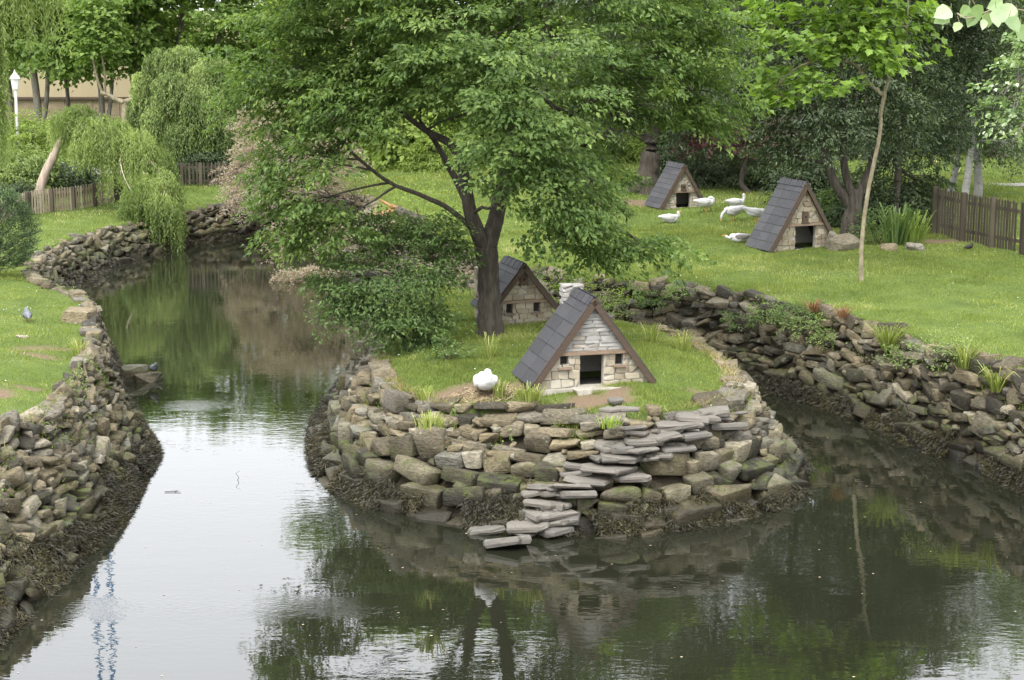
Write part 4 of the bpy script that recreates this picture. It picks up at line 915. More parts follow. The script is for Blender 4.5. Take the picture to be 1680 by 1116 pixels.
# willows
def willow(name, label, base, trunks, lobes, nst, smin, smax, mat, L=.11, W=.022, seed=1, outw=.25, step=.05, bark='bark_grey', group=None, cat='tree', wav=.03, limbs=True, tb=.5):
    r = np.random.default_rng(seed); base = np.array(base, float); root = empty(name, base); tag(root, label, cat, group); mb = MB(); S = []
    for P, rad in trunks:
        P = catmull(np.array(P, float) - base, 5); rr = np.interp(np.linspace(0, 1, len(P)), np.linspace(0, 1, len(rad)), rad); mb.tube(P, rr, 10); S.append(P)
    S = np.concatenate(S); lb = [(np.array(l[0]) - base,) + tuple(l[1:]) for l in lobes]
    O, D, i = lobe_pts(r, lb, nst, .75); D = D.copy(); lsc = np.array([l[3] if len(l) > 3 else 1.0 for l in lb])[i]
    if limbs:
        for l in lb: limb(mb, r, nearest_on(S, l[0]), l[0] + [0, 0, l[1][2] * .3], .022, .008, .15)
    mb.build('trunk', M[bark], root, smooth=True)
    ln = r.uniform(smin, smax, nst) * lsc; m = int(smax * lsc.max() / step); t = np.arange(m) * step
    out = D * np.array([1, 1, 0]); s = t[None] / ln[:, None]; ok = s < 1
    P = O[:, None] + out[:, None] * (outw * np.sin(np.clip(s, 0, 1) * 1.6))[..., None] * ln[:, None, None] * .6; P = P + np.zeros((nst, m, 1)); P[..., 2] += .12 * np.sin(s * 3.1) - t[None] * (.55 + .45 * s)
    ph = r.uniform(0, 6.28, (nst, 2)); P[..., 0] += wav * np.sin(t[None] * 5 + ph[:, :1]); P[..., 1] += wav * np.sin(t[None] * 4 + ph[:, 1:])
    A = r.normal(size=P.shape) * np.array([.55, .55, .35]); A[..., 2] -= 1.0; Nn = r.normal(size=P.shape); Nn[..., 2] += .5
    T = tb + (r.normal(size=nst) * .13 + .55 * noise3(O, 1.1, seed) + .2 * D[:, 2])[:, None] + r.normal(size=ok.shape) * .12 + .12 * s  # tint rises toward clump tops: light from above put into leaf colour
    P = P + r.normal(size=P.shape) * .015; k = ok.ravel(); n = k.sum(); Ls = L * r.uniform(.6, 1.2, n)
    lv = LV(); lv.add(*leaves(P.reshape(-1, 3)[k], A.reshape(-1, 3)[k], Nn.reshape(-1, 3)[k], Ls, Ls * 0 + W, T.ravel()[k])); lv.build('crown', mat, root)
    return root
wb = on(62, 345, 1.3); Dw = wb[1]; wp = lambda x, y, d=0: pos(x, y, D=Dw + d)
willow('weeping_willow', 'leaning weeping willow with cut bare trunk, draping its strands over the wall', wb,
    [([wb - [0, 0, .2], wp(64, 320), wp(74, 285), wp(86, 262), wp(88, 252)], [.22, .18, .15, .15, .13]), ([wp(86, 262), wp(105, 225), wp(150, 205), wp(205, 235)], [.12, .10, .08, .04])],
    [scr(x, y, rx, ry, Dw + d) + (1, k) for x, y, rx, ry, d, k in [(120,195,40,24,0,.5),(108,215,28,18,.8,.35),(165,208,50,24,-.3,.7),(212,232,45,26,-.6,1),(250,262,36,26,-.8,1.1),(150,238,40,14,-.8,.4),(270,300,26,28,-1.5,1.2),(238,305,35,28,-2.0,1.2),(132,182,25,14,0,.5),(222,330,28,20,-2.6,1.0),(266,335,26,24,-2.6,1.0)]],
    2000, .7, 2.0, 'willow_leaf', .14, .032, 3, bark='deadwood')
w2 = on(372, 302, 1.5); w2[1] = 68; w2 = pos(372, 285, D=68); w2[2] = 1.5; wq = lambda x, y, d=0: pos(x, y, D=68 + d)
willow('curly_willow', 'round crowned green willow behind the dark picket fence', w2,
    [([w2 - [0, 0, .2], wq(362, 250), wq(345, 210), wq(330, 170), wq(320, 120)], [.16, .14, .12, .10, .05]), ([wq(358, 240), wq(380, 200), wq(370, 150)], [.1, .07, .04])],
    [scr(x, y, rx, ry, 68 + d) for x, y, rx, ry, d in [(262,98,26,20,.3),(300,88,30,16,0),(348,112,34,24,-.7),(240,135,24,24,.4),(285,140,34,26,-.9),(330,160,36,26,-1.3),(378,160,28,26,-.2),(226,180,18,20,.3),(256,190,24,18,-.8),(300,215,30,18,-1.5),(355,205,30,20,-1.2),(392,210,20,18,-.2),(375,235,22,14,-.8),(320,115,30,22,.6)]],
    2600, .5, 1.3, 'curly_leaf', .15, .05, 8, wav=.07, outw=.15)
# near willow whose strands hang into the top left corner; its trunk stands just outside the picture
D3 = 24; nb = (-9.6, 22.5, 1.8); nq = lambda x, y, d=0: pos(x, y, D=D3 + d)
willow('weeping_willow', 'pale green willow strands hanging into the top left corner', nb,
    [([(-9.6, 22.5, 1.6), (-9.5, 22.6, 4), (-9.0, 22.9, 6.5), (-8.2, 23.3, 8.6), (-7.2, 23.8, 9.1), (-6.0, 24, 9.0)], [.25, .2, .16, .12, .08, .04])],
    [scr(-60, -20, 60, 40, D3) + (1, .9), scr(20, -40, 30, 30, D3) + (1, .55), scr(80, -45, 30, 22, D3 + .4) + (1, .62), scr(-26, 60, 22, 60, D3) + (1, 1.1)], 420, .5, 1.7, 'willow_leaf', .10, .016, 4, step=.03, tb=.6, outw=.1)

# tamarisks
def plume(name, label, base, trunks, lobes, n, seed, cat='shrub'):
    return tree(name, label, cat, base, trunks, lobes, n, 46, .10, .30, 'tamarisk', 'bark_grey', slen=.6, swid=.16, droop=.45, seed=seed, tb=.45, tv=.3, shell=.6, upn=.3, axdown=.1, twig=.012, group='pinkish tamarisk shrubs')
tb_ = on(450, 328, 1.3); Dt = 61.5; tq = lambda x, y, d=0: pos(x, y, D=Dt + d)
plume('tamarisk', 'pinkish feathery tamarisk arching over the far wall', tb_, [([tb_, tq(450, 290), tq(440, 240), tq(450, 190)], [.1, .08, .06, .03])],
    [scr(x, y, rx, ry, Dt + d) for x, y, rx, ry, d in [(440,205,44,32,0),(470,180,40,30,.5),(405,290,36,30,-1),(425,250,30,26,-.5),(430,320,48,20,-1.6),(450,260,50,30,-.5),(500,300,50,30,-.5),(400,318,26,14,-1.6),(540,270,50,40,0),(520,220,50,40,.5)]], 800, 31)
t2b = on(560, 385, 1.6); Dv = t2b[1] - 1
plume('tamarisk', 'low pinkish tamarisk drooping to the water at the right side of the far bend', t2b, [([t2b, pos(545, 360, D=Dv), pos(510, 350, D=Dv)], [.08, .06, .03])],
    [scr(x, y, rx, ry, Dv + d) for x, y, rx, ry, d in [(475,385,24,20,0),(510,372,34,20,0),(550,380,40,20,0),(600,370,40,20,0)]], 150, 32)
pl = pos(520, 463, .0)
plume('brush_heap', 'heap of dead greyish brushwood lying in the water off the bank tip', (pl[0], pl[1], 0), [([pl, pl + [.5, 0, .25], pl + [1.2, .1, .3]], [.05, .04, .02])],
    [(pl + [-.5, 0, .12], (.55, .4, .18)), (pl + [.15, 0, .2], (.5, .4, .25)), (pl + [.8, .1, .2], (.7, .4, .22)), (pl + [1.7, .1, .15], (.6, .4, .2))], 110, 33, 'brush heap')
# broken log
lg = on(640, 372, 1.8); root = empty('broken_log', lg); tag(root, 'fallen broken log with fresh orange split wood on the far lawn edge', 'log')
mb = MB(); mb.tube([(.9, .2, .1), (.5, .1, .3), (.15, 0, .5)], [.17, .15, .13], 10); mb.build('trunk', M['bark_grey'], root)
mb = MB(); mb.tube([(.2, 0, .5), (-.05, -.05, .62), (-.3, -.1, .78)], [.09, .06, .015], 6); mb.tube([(.2, 0, .46), (-.3, -.05, .35), (-.75, -.1, .24)], [.09, .07, .02], 6); mb.build('split_wood', M['fresh'], root)

# trees at the right
def q(D): return lambda x, y, d=0: pos(x, y, D=D + d)
e = on(1392, 398, 1.8); De = e[1]; f = q(De)
tree('elm_tree', 'dark multi-stemmed tree spreading from one base beside the yellowish duck house', 'tree', e,
     [([e - [0, 0, .1], f(1398, 350), f(1405, 310)], [.30, .22, .2]), ([f(1400, 345), f(1370, 300), f(1350, 240), f(1330, 150), f(1320, 40)], [.14, .12, .10, .08, .05]), ([f(1400, 330), f(1385, 270), f(1385, 200), f(1380, 100)], [.12, .1, .08, .04]),
      ([f(1403, 330), f(1425, 285), f(1440, 230), f(1450, 150), f(1470, 50)], [.14, .12, .1, .08, .04])],
     [scr(x, y, rx, ry, De + d) for x, y, rx, ry, d in [(1300,210,70,45,.5),(1370,190,70,50,-.3),(1250,150,60,70,.8),(1330,110,90,70,0),(1430,120,90,80,-.2),(1280,40,90,80,.5),(1400,20,110,80,0),(1460,200,60,50,0),(1340,-70,160,80,0),(1500,-50,120,80,0),(1290,250,55,22,1),(1370,-180,150,90,0),(1230,-120,90,80,0)]],
     1500, 36, .13, .42, 'shade_dark_leaf', slen=.7, swid=.42, seed=41, tb=.5)
e = on(1463, 380, 1.8); De = e[1] + 1; f = q(De)
tree('dark_tree', 'straight grey trunked dark tree right of the multi-stemmed one, above the undergrowth', 'tree', e,
     [([e - [0, 0, .1], f(1470, 320), f(1476, 240), f(1480, 150), f(1500, 20)], [.14, .11, .10, .08, .05])],
     [scr(x, y, rx, ry, De + d) for x, y, rx, ry, d in [(1520,120,80,80,0),(1490,230,60,40,.5),(1540,210,60,45,.6),(1580,60,90,90,.4),(1520,10,110,70,0),(1560,-60,140,70,0),(1510,300,36,36,1.2),(1440,270,36,40,1.6)]],
     950, 36, .13, .42, 'shade_dark_leaf', slen=.7, swid=.42, seed=42, tb=.45)
for i, (x, lean, r0, lb) in enumerate([(1583, 14, .13, 'birch with grey leaning trunk just behind the right picket fence'), (1606, -2, .15, 'pale birch trunk right of the leaning one, beyond the picket fence'), (1560, 18, .12, 'white birch trunk leaning right, leftmost of the birches by the fence')]):
    D_ = 57 + i * 1.3; b = pos(x, 300, D=D_); b[2] = 1.8; f = q(D_)
    tree('birch_tree', lb, 'tree', b, [([b - [0, 0, .1], f(x + lean * .5, 270), f(x + lean, 210), f(x + lean * 1.3, 100), f(x + lean, -40)], [r0, r0 * .85, r0 * .7, r0 * .5, .03])],
        [scr(x + dx, y, rx, ry, D_ + d) for dx, y, rx, ry, d in [(0,150,60,60,0),(40,180,55,45,-.5),(-20,60,70,70,0),(50,70,60,70,.3),(20,-50,90,70,0),(70,235,25,26,-.8),(20,215,45,25,.3)]],
        380, 34, .12, .5, 'shade_dark_leaf', 'birch', slen=.7, swid=.35, droop=.7, seed=50 + i, tb=.72, group='birches beyond the right fence')
e = on(1228, 318, 1.8); De = e[1]; f = q(De)
tree('purple_tree', 'small purple leaved tree with thin crooked trunk behind the geese', 'tree', e, [([e, f(1216, 300), f(1222, 270), f(1232, 245), f(1230, 200)], [.10, .085, .075, .06, .03])],
     [scr(x, y, rx, ry, De + d) for x, y, rx, ry, d in [(1225,225,45,22,0),(1180,215,30,18,0),(1265,215,30,20,.3),(1150,230,24,14,.4)]], 230, 26, .12, .5, 'purple_leaf', slen=.6, seed=44, twig=.015)
e = on(1062, 318, 1.8); De = e[1]; f = q(De)
tree('old_tree', 'old tree with thick flared trunk left of the farthest duck house', 'tree', e, [([e + [-1.0, 0, -.15], e + [-.5, 0, .12], f(1056, 300), f(1066, 270), f(1070, 220), f(1080, 120)], [.08, .22, .36, .32, .28, .2]), ([e - [0, 0, .2], f(1064, 290), f(1068, 250)], [.42, .36, .3])],
     [scr(x, y, rx, ry, De + d) for x, y, rx, ry, d in [(1060,190,80,40,1),(1120,150,90,70,0),(1000,130,90,80,0),(1080,60,140,80,0),(960,220,70,35,1),(1060,-50,180,80,0),(1180,60,80,90,1),(1000,-160,160,90,0),(1120,-260,150,90,0)]], 900, 36, .15, .45, 'shade_dark_leaf', slen=.8, swid=.45, seed=45, tb=.6)
HB = [(640,270,60,50,70,'lime_leaf','bright green shrub seen through the gap left of the forked trunk'),(730,290,50,50,68,'lime_leaf','bright green shrub seen directly behind the forked trunk'),(560,300,50,40,72,'plane_leaf','mid green shrub behind the left limbs of the big island tree'),(1170,262,55,38,62,'shade_dark_leaf','leafy dark shrub directly behind the farthest duck house'),(1262,262,45,40,61,'shade_dark_leaf','leafy dark shrub behind the purple leaved tree'),(1320,268,40,34,56,'shade_dark_leaf','dark shrub behind the ridge of the yellowish duck house'),
      (1020,270,50,25,72,'lime_leaf','light green shrub far left of the thick flared trunk'),(880,300,60,30,66,'lime_leaf','light green shrub seen behind the big tree, far lawn'),(1110,240,40,36,66,'shade_dark_leaf','dark shrub between the flared trunk and the farthest duck house'),(1425,330,40,40,50.5,'shade_dark_leaf','dark shrub behind the multi-stemmed tree'),(1210,180,60,60,66,'shade_dark_leaf','tall dark shrub above the geese'),
      (1390,345,30,28,51,'shrub_leaf','green shrub filling the foot of the multi-stemmed tree'),(1500,340,36,40,51,'shade_dark_leaf','dark shrub at the left end of the right picket fence'),(50,212,46,28,66,'lime_leaf','rounded bright green bush beside the white lantern'),(36,262,44,22,63.5,'curly_leaf','pale willowy bush below the bright green one'),(110,278,40,13,64.5,'shade_dark_leaf','low dark bush behind the bare willow trunk'),(330,262,30,14,66.5,'shade_dark_leaf','low dark bush behind the far picket fence'),(12,312,26,10,61,'shade_dark_leaf','dark low bush at the left picture edge')]
for i, (x, y, rx, ry, D_, mt, lb) in enumerate(HB):
    l = scr(x, y, rx, ry, D_); b = np.array([l[0][0], D_, gz(l[0][0], D_)]); l[0][2] = max(l[0][2], b[2] + .5); top = l[0][2]; cz = max((top + b[2]) / 2, b[2] + .3)
    tree('garden_shrub', lb, 'shrub', b, [([b, (b[0], D_, (b[2] + top) / 2), (b[0] + .1, D_, top)], [.06, .05, .02])],
         [l, ((l[0][0] - l[1][0] * .4, D_ - .3, cz), (l[1][0] * .8, l[1][1], max(cz - b[2], .25))), ((l[0][0] + l[1][0] * .4, D_, cz), (l[1][0] * .8, l[1][1], max(cz - b[2], .25)))], 240, 30, .13, .42, mt, slen=.5, seed=60 + i, tb=.5, twig=.01)
# undergrowth at the tree foot
for i, (x, y, h, mt, lb) in enumerate([(1470,402,.9,'shrub_leaf','clump of long narrow leaves, tallest of the undergrowth'),(1440,400,.8,'shrub_leaf','leafy clump at the left of the undergrowth'),(1495,400,.75,'lime_leaf','lighter leaf clump at the right of the undergrowth')]):
    p = on(x, y, 1.8)
    if i == 1 : weedy('undergrowth_plant', p, .6, 120, .10, mt, lb, 'plant', 70 + i, Wl=.3, h=1.5)
    else: tuft('undergrowth_plant', p, 90, h * 1.2, lb, mt, .35, .02, 70 + i, 'plant', .5)
# conifer bush at the left edge
cb = on(-14, 452, 1.6); lv = LV(); r = np.random.default_rng(77); root = empty('conifer_bush', cb); tag(root, 'feathery dark green conifer bush at the left edge of the lawn', 'bush')
n = 900; a = r.uniform(0, 6.28, n); zz = r.uniform(0, 1, n); rr = (.25 + .75 * np.sin(np.clip(zz * 2.4 + .5, 0, 3))) * .95 * r.uniform(.75, 1, n); O = np.stack([rr * np.cos(a), rr * np.sin(a), zz * 1.75 + .1], 1)
d = unit(np.stack([np.cos(a), np.sin(a), .7 + .5 * zz], 1)); t = np.arange(16) / 16
P = O[:, None] + d[:, None] * (t * .42)[None, :, None]; P[..., 2] -= .12 * (t ** 2)[None]; A = d[:, None] + r.normal(size=P.shape) * .7; lv.add(*leaves(P.reshape(-1, 3), A.reshape(-1, 3), r.normal(size=(n * 16, 3)), .09, .018, (.5 + r.normal(size=(n, 1)) * .2 + t[None] * .3 - .1).ravel()))
lv.build('foliage', 'conifer', root); mb = MB(); mb.tube([(0, 0, -.1), (0, 0, 1.5)], [.07, .02], 8)
for o in O[:60]: limb(mb, r, (0, 0, o[2] * .5), o, .018, .006, .05, 4, 5)
mb.build('trunk', M['bark'], root)

# white poplar whose branches reach in at the top right
pb = np.array([11.2, 17, 1.8]); 
tree('white_poplar', 'white poplar reaching in from the top right with pale undersided leaves', 'tree', pb,
     [([pb, (11.1, 17.2, 4), (11, 18, 7), (10.8, 19.5, 10)], [.3, .26, .22, .15]), ([(11, 18, 6.5), (9.8, 21, 7.6), (8.6, 24, 7.6), (7.6, 25.5, 7.2)], [.14, .10, .07, .03]), ([(11.1, 17.2, 5), (8.5, 14, 7.2), (5, 11, 8.0), (3.2, 9.8, 8.02), (2.75, 9.6, 7.98)], [.10, .07, .04, .02, .008])],
     [scr(1665, 150, 34, 60, 25.5), scr(1660, 240, 30, 28, 25.5), scr(1690, 80, 36, 50, 25), scr(1720, 210, 50, 70, 26), scr(1640, 175, 26, 40, 26), ((10.5, 20, 10), (1.8, 1.8, 1.6)), ((11.5, 18, 8.5), (1.6, 1.6, 1.5))],
     260, 30, .075, .8, 'poplar_leaf', 'bark_grey', slen=.42, swid=.3, droop=.5, seed=81, tb=.5, tv=.3, twig=.01)
root = bpy.data.objects['white_poplar']; r = np.random.default_rng(5); lv = LV(); mb = MB()
bp = lambda x, y, D: pos(x, y, D=D) - pb
tw = [bp(1700, 20, 9.4), bp(1640, 14, 9.3), bp(1590, 30, 9.2), bp(1570, 22, 9.2)]; mb.tube(catmull(tw, 5), .004, 5)
for (x, y, L_, ax, ay, tn) in [(1560,16,.13,-1,-.4,.85),(1556,24,.11,-.9,.5,.8),(1574,36,.075,-.3,-1,.98),(1600,22,.10,-.5,-.9,.55),(1622,20,.10,.1,1,.7),(1634,14,.12,.2,-1,.9),(1655,28,.12,.5,-.8,.6),(1600,8,.10,.4,1,.5),(1660,6,.13,-.4,-.9,.9),(1615,32,.07,-.2,-1,.95),(1675,40,.12,.3,-1,.7),(1590,10,.09,-.6,.8,.6),(1645,2,.12,-.7,.3,.8),(1670,18,.1,-.9,-.2,.5)]:
    p = bp(x, y, 9.25 + r.normal() * .05); lv.add(*leaves(p[None], np.array([[ax, r.normal() * .3, ay * -1 if ay > 0 else ay]]), np.array([[.2, -1, .35]]) + r.normal(size=(1, 3)) * .25, L_ * .8, L_ * .78, np.array([tn]), POPL)); mb.tube([p, p + [r.normal() * .01, 0, .03]], .0015, 4)
lv.build('near_leaves', 'poplar_leaf', root); mb.build('twig', M['bark_pale'], root)

# plane trees in front of the building and the wooded backdrop
PT = [(18,88,.16,1),(62,86,.22,1),(112,89,.12,1),(167,86,.17,1),(228,87,.42,1),(300,89,.2,0),(365,86,.2,0),(440,88,.2,0),(520,84,.25,0),(625,72,.3,0),(700,70,.3,0),(790,72,.3,0),(890,70,.3,0)]
names = ['leftmost plane tree before the beige building', 'plane tree with a dark trunk right of the white lantern', 'thin trunked plane tree behind the bright bush', 'plane tree with double stem in front of the brown wall', 'plane tree with the thickest furrowed trunk by the beige building', 'plane tree behind the round crowned willow, left one', 'plane tree behind the round crowned willow, right one', 'plane tree between the round crowned willow and the big island tree', 'broad tree far behind the left limbs of the big island tree', 'broad tree far behind the forked trunk, left side', 'broad tree seen through the gap of the forked trunk', 'broad tree far behind the crown centre of the big island tree', 'broad tree far behind the right limbs of the big island tree']
for i, (x, D_, r0, fine) in enumerate(PT):
    b = pos(x, 220, D=D_); b[2] = 1.5; f = q(D_); k = D_ / 3000; X0 = b[0]; r = np.random.default_rng(200 + i)
    T = [([b, (X0 + .05, D_, 3.5), (X0 - .1, D_, 5.5), (X0 + .2, D_, 8), (X0, D_, 11)], [r0, r0 * .8, r0 * .7, r0 * .5, .04])]
    lo = 5.3 if i < 5 else 2.6
    if i in (3, 1): T.append(([b + [.1, 0, .2], (X0 + .5, D_, 3.5), (X0 + .7, D_, 6), (X0 + .9, D_, 8)], [r0 * .7, r0 * .5, r0 * .4, .04]))
    lob = [((X0 + r.normal() * .6, D_ + r.normal() * .8, z), (r.uniform(1.1, 1.7), 1.5, r.uniform(.7, 1.1))) for z in np.linspace(lo + .3, 11.4 if i < 9 else 17, 9 if i < 9 else 15)]
    tree('plane_tree', names[i], 'tree', b, T, lob, 560 if i < 9 else 800, 24, .24, .75, 'plane_leaf' if i not in (8, 10) else 'lime_leaf', 'bark_grey', slen=.85, swid=.5, seed=100 + i, tb=.5, tv=.25, group='plane trees along the beige building' if i < 8 else 'broad trees beyond the far lawn', fine=.5)
# pollarded plane
b = pos(204, 205, D=82); b[2] = 1.5; f = q(82)
tree('pollard_tree', 'pollarded plane with pale trunk and knobbly forked arms before the brown wall', 'tree', b, [([b, f(205, 190), f(205, 172), f(203, 166)], [.16, .14, .15, .2]), ([f(203, 168), f(190, 163), f(176, 155), f(166, 153)], [.13, .1, .09, .12]), ([f(205, 168), f(218, 162), f(230, 153), f(238, 152)], [.13, .1, .1, .12]), ([f(168, 153), f(160, 130), f(152, 90), f(150, 30)], [.07, .06, .05, .02]), ([f(172, 153), f(172, 120), f(166, 80), f(168, 20)], [.06, .05, .04, .02])],
     [scr(150, 70, 25, 30, 82), scr(172, 60, 25, 30, 82), scr(160, 20, 35, 30, 82)], 130, 22, .24, .75, 'plane_leaf', 'bark_pale', slen=.8, swid=.5, seed=130)
BT = [(960,76,19),(1080,78,20),(1190,74,21),(1310,76,21),(1430,74,20),(1550,77,20),(1640,82,17),(1790,94,12),(1740,72,17)]
bn = ['tall dark tree behind the thick flared trunk', 'tall dark tree far behind the farthest duck house', 'tall dark tree above the purple leaved one', 'tall dark tree behind the ridge of the yellowish duck house', 'tall dark tree behind the young bright tree', 'tall dark tree behind the birches', 'small far tree beyond the pale path', 'far tree outside the right picture edge', 'tall tree at the right picture edge above the path']
for i, (x, D_, H_) in enumerate(BT):
    b = pos(x, 220, D=D_); b[2] = 1.8; X0 = b[0]; r = np.random.default_rng(300 + i)
    lob = [((X0 + r.normal() * 1.0, D_ + r.normal(), z), (r.uniform(1.6, 2.4), 1.8, r.uniform(.9, 1.4))) for z in np.linspace(2.6 if i < 6 else 4.6, H_ + .8, 9 if H_ < 15 else 16)]
    tree('backdrop_tree', bn[i], 'tree', b, [([b, (X0, D_, 4), (X0 + .2, D_, 7), (X0, D_, H_)], [.25, .2, .14, .04])], lob, 420 if H_ < 15 else 900, 24, .26, .5, 'shade_dark_leaf' if i < 6 else 'plane_leaf', 'bark_grey', slen=.95, swid=.55, seed=140 + i, tb=.6, group='tall trees behind the right lawn', fine=.5)
# far hedge bank that closes the view behind the trees
r = np.random.default_rng(9); lv = LV(); n = 5200; O = np.stack([r.uniform(-2, 75, n), r.uniform(108, 112, n), 1.6 + 8.5 * r.random(n) ** .8], 1); O[:, 2] *= 1 + .12 * np.sin(O[:, 0] * .6)
sprays(lv, r, O, unit(np.array([[0, -1, .3]]).repeat(n, 0)), 12, .5, .6, 1.2, .8, .3, np.array([20, 125, 3.]), tb=.5); tag(lv.build('woods', 'plane_leaf'), kind='stuff')

# ------------------------------------------------------------------ weeds on the walls
WP = [(1240,532,.45,'shrub_leaf','weedy',60),(1325,520,.5,'shrub_leaf','weedy',90),(1335,540,.5,'curly_leaf','weedy',90),(1465,570,.55,'grass','tuft',110),(1560,585,.55,'curly_leaf','weedy',90),(1600,600,.5,'grass','tuft',90),(1650,640,.5,'grass','tuft',90),(1280,515,.4,'curly_leaf','weedy',60),(1130,480,.35,'curly_leaf','weedy',50),(1080,495,.35,'shrub_leaf','weedy',50),(1020,500,.4,'curly_leaf','weedy',60),(1350,505,.28,'rust_grass','tuft',50),(1395,512,.26,'rust_grass','tuft',45),(1500,590,.4,'curly_leaf','weedy',60),(1380,560,.3,'curly_leaf','weedy',50)]
wl = ['dark weed clump hanging on the right wall top, leftmost big one','dense weed cushion below the rusty sorrel on the right wall','paler weed cushion in the middle of the right wall','long bladed grass tuft drooping over the right wall','wide pale weed clump on the right wall near the picture edge','grass tuft beside the wide pale weed clump','grass tuft on the right wall at the picture edge','small pale weed on the right wall top behind the white stone','small pale weed at the top of the right wall, above the island corner','small dark weed on the right wall top by the tilted slab','pale weed clump on the right wall just behind the whitewashed duck house','rusty red sorrel on the right wall top, left one','rusty red sorrel on the right wall top, right one','low pale weed under the long bladed tuft','little weed in a joint of the right wall']
for i, ((x, y, s, mt, kd, n), lb) in enumerate(zip(WP, wl)):
    hz = 1.75 if y < ([0] and 0) else 1.6; p = pos(x, y, 1.55)
    k = np.argmin(np.abs(CC[138:, 0] / CC[138:, 1] - p[0] / p[1]) + (CC[138:, 1] > 45) * 9 + (CC[138:, 1] < 25) * 9) + 138
    tt = np.clip((y - (8 - 1.8) * 3000 / CC[k, 1]) / max(8 * 3000 / CC[k, 3] - 6.2 * 3000 / CC[k, 1], 1), 0, 1); c = CC[k, :2] * (1 - tt) + CC[k, 2:] * tt; p = np.array([c[0] - .12, c[1] - .08, 1.8 * (1 - tt) - .05])
    if kd == 'weedy': weedy('wall_weed', p, s * 1.08, int(n * 1.15), .055, mt, lb, 'plant', 400 + i, h=.8)
    else: tuft('wall_weed', p, n, s, lb, mt, .12, .010, 400 + i, 'plant', .9)
for i, (x, y, n, h, mt, sp2, lb) in enumerate([(820,652,80,.30,'grass',.1,'bright grass tuft right beside the nesting goose'),(868,656,150,.26,'grass',.22,'wide bright grass tuft on the island edge below the dark roof corner'),(700,655,60,.22,'grass',.2,'grass tuft on the island edge near the flat grey stones'),(1120,575,70,.38,'grass',.18,'tall grass tuft on the island right of the whitewashed duck house'),(1070,560,50,.34,'grass',.16,'thin grass tuft behind the whitewashed duck house'),(803,588,36,.46,'grass',.08,'thin tall grass tuft in front of the big tree trunk'),(130,585,70,.34,'grass',.15,'broad bladed tuft at the left bank edge below the tan block'),(1000,700,60,.16,'lime_leaf',.2,'small green herb patch beside the slate steps'),(705,700,110,.2,'grass',.25,'green herb patch growing out of the island wall, left side')]):
    p = on(x, y, 1.6); tuft('grass_tuft', p, n, h, lb, mt, sp2, .009, 500 + i, tb=.75)

# ------------------------------------------------------------------ grass, daisies, seaweed
def scatter(r, n, x0, x1, y0, y1, margin=0.0):
    x = r.uniform(x0, x1, n); y = r.uniform(y0, y1, n)
    fr_ = np.abs(x) < .29 * y + .6; x, y = x[fr_], y[fr_]
    inT = inpoly(x, y, CC[:, :2]); iT = inpoly(x, y, IC[:, :2]); k = (~inT) | iT; x, y = x[k], y[k]
    return x, y
def outside(x, y):
    k = np.ones(len(x), bool)
    for p, a, hw_, dp_ in HOUSES:
        dx, dy = x - p[0], y - p[1]; u = dx * math.cos(a) + dy * math.sin(a); v = -dx * math.sin(a) + dy * math.cos(a); k &= ~((np.abs(u) < hw_ * .86) & (v > .02) & (v < dp_))
    return k
def blades(r, x, y, h, w, mat, name, tb=.5, lean=.5, tv=.2):
    k = outside(x, y); x, y = x[k], y[k]; h = h if np.isscalar(h) else h[k]; w = w if np.isscalar(w) else w[k]
    z = height(x, y, False) - .01; n = len(x); P = np.stack([x, y, z], 1); a = r.uniform(0, 6.28, n); hh = h * r.uniform(.5, 1.3, n) if np.isscalar(h) else h * r.uniform(.5, 1.3, n)
    wd = np.stack([np.cos(a), np.sin(a), a * 0], 1) * (w * r.uniform(.7, 1.3, n))[:, None]; ln = r.normal(size=(n, 3)) * lean * hh[:, None]; ln[:, 2] = hh
    V = np.stack([P - wd, P + wd, P + ln * np.array([1, 1, 1])], 1).reshape(-1, 3); F = np.arange(n * 3).reshape(-1, 3)
    T = np.repeat(np.clip(tb + .20 * noise2(x, y, .28, 7) + .30 * noise2(x, y, .7, 8) + .24 * noise2(x, y, 2.6, 9) + r.normal(size=n) * tv, 0, 1), 3)
    return mesh_obj(name, V, [F], M[mat], tint=T)
r = np.random.default_rng(1000); XS = []; YS = []; HS = []; WS = []
for (n, a, b, c, d, h, w) in [(150000, -3, 4.5, 28, 43, .055, .006), (110000, -14, -7, 25, 45, .05, .006), (260000, -2, 13, 29, 50, .06, .0075), (120000, -6, 18, 48, 66, .08, .012), (60000, -20, -5, 42, 68, .08, .012), (50000, -22, 30, 64, 95, .12, .025)]:
    x, y = scatter(r, n, a, b, c, d); dd = dirt(x, y); k = r.random(len(x)) > dd * 1.1; x, y = x[k], y[k]; thin = noise2(x, y, 1.7, 12); k = r.random(len(x)) < .95 + .6 * thin; x, y = x[k], y[k]
    XS.append(x); YS.append(y); HS.append(h * (1 + .7 * noise2(x, y, 1.3, 13))); WS.append(np.full(len(x), w))
x = np.concatenate(XS); y = np.concatenate(YS); tag(blades(r, x, y, np.concatenate(HS), np.concatenate(WS), 'grass', 'grass'), kind='stuff')
# dry fringe along the island edge
x = r.uniform(-3, 4.3, 60000); y = r.uniform(28, 36.5, 60000); k = inpoly(x, y, IC[:, :2]); x, y = x[k], y[k]; dT = dpoly(x, y, IC[:, :2]); k = r.random(len(x)) < sstep(.32, .02, dT) * (.2 + .6 * ((x > 2.8) | ((x < -.6) & (y < 31)) )); x, y = x[k], y[k]
tag(blades(r, x, y, .13, .007, 'dry_grass', 'dry_grass', .5, .8), kind='stuff')
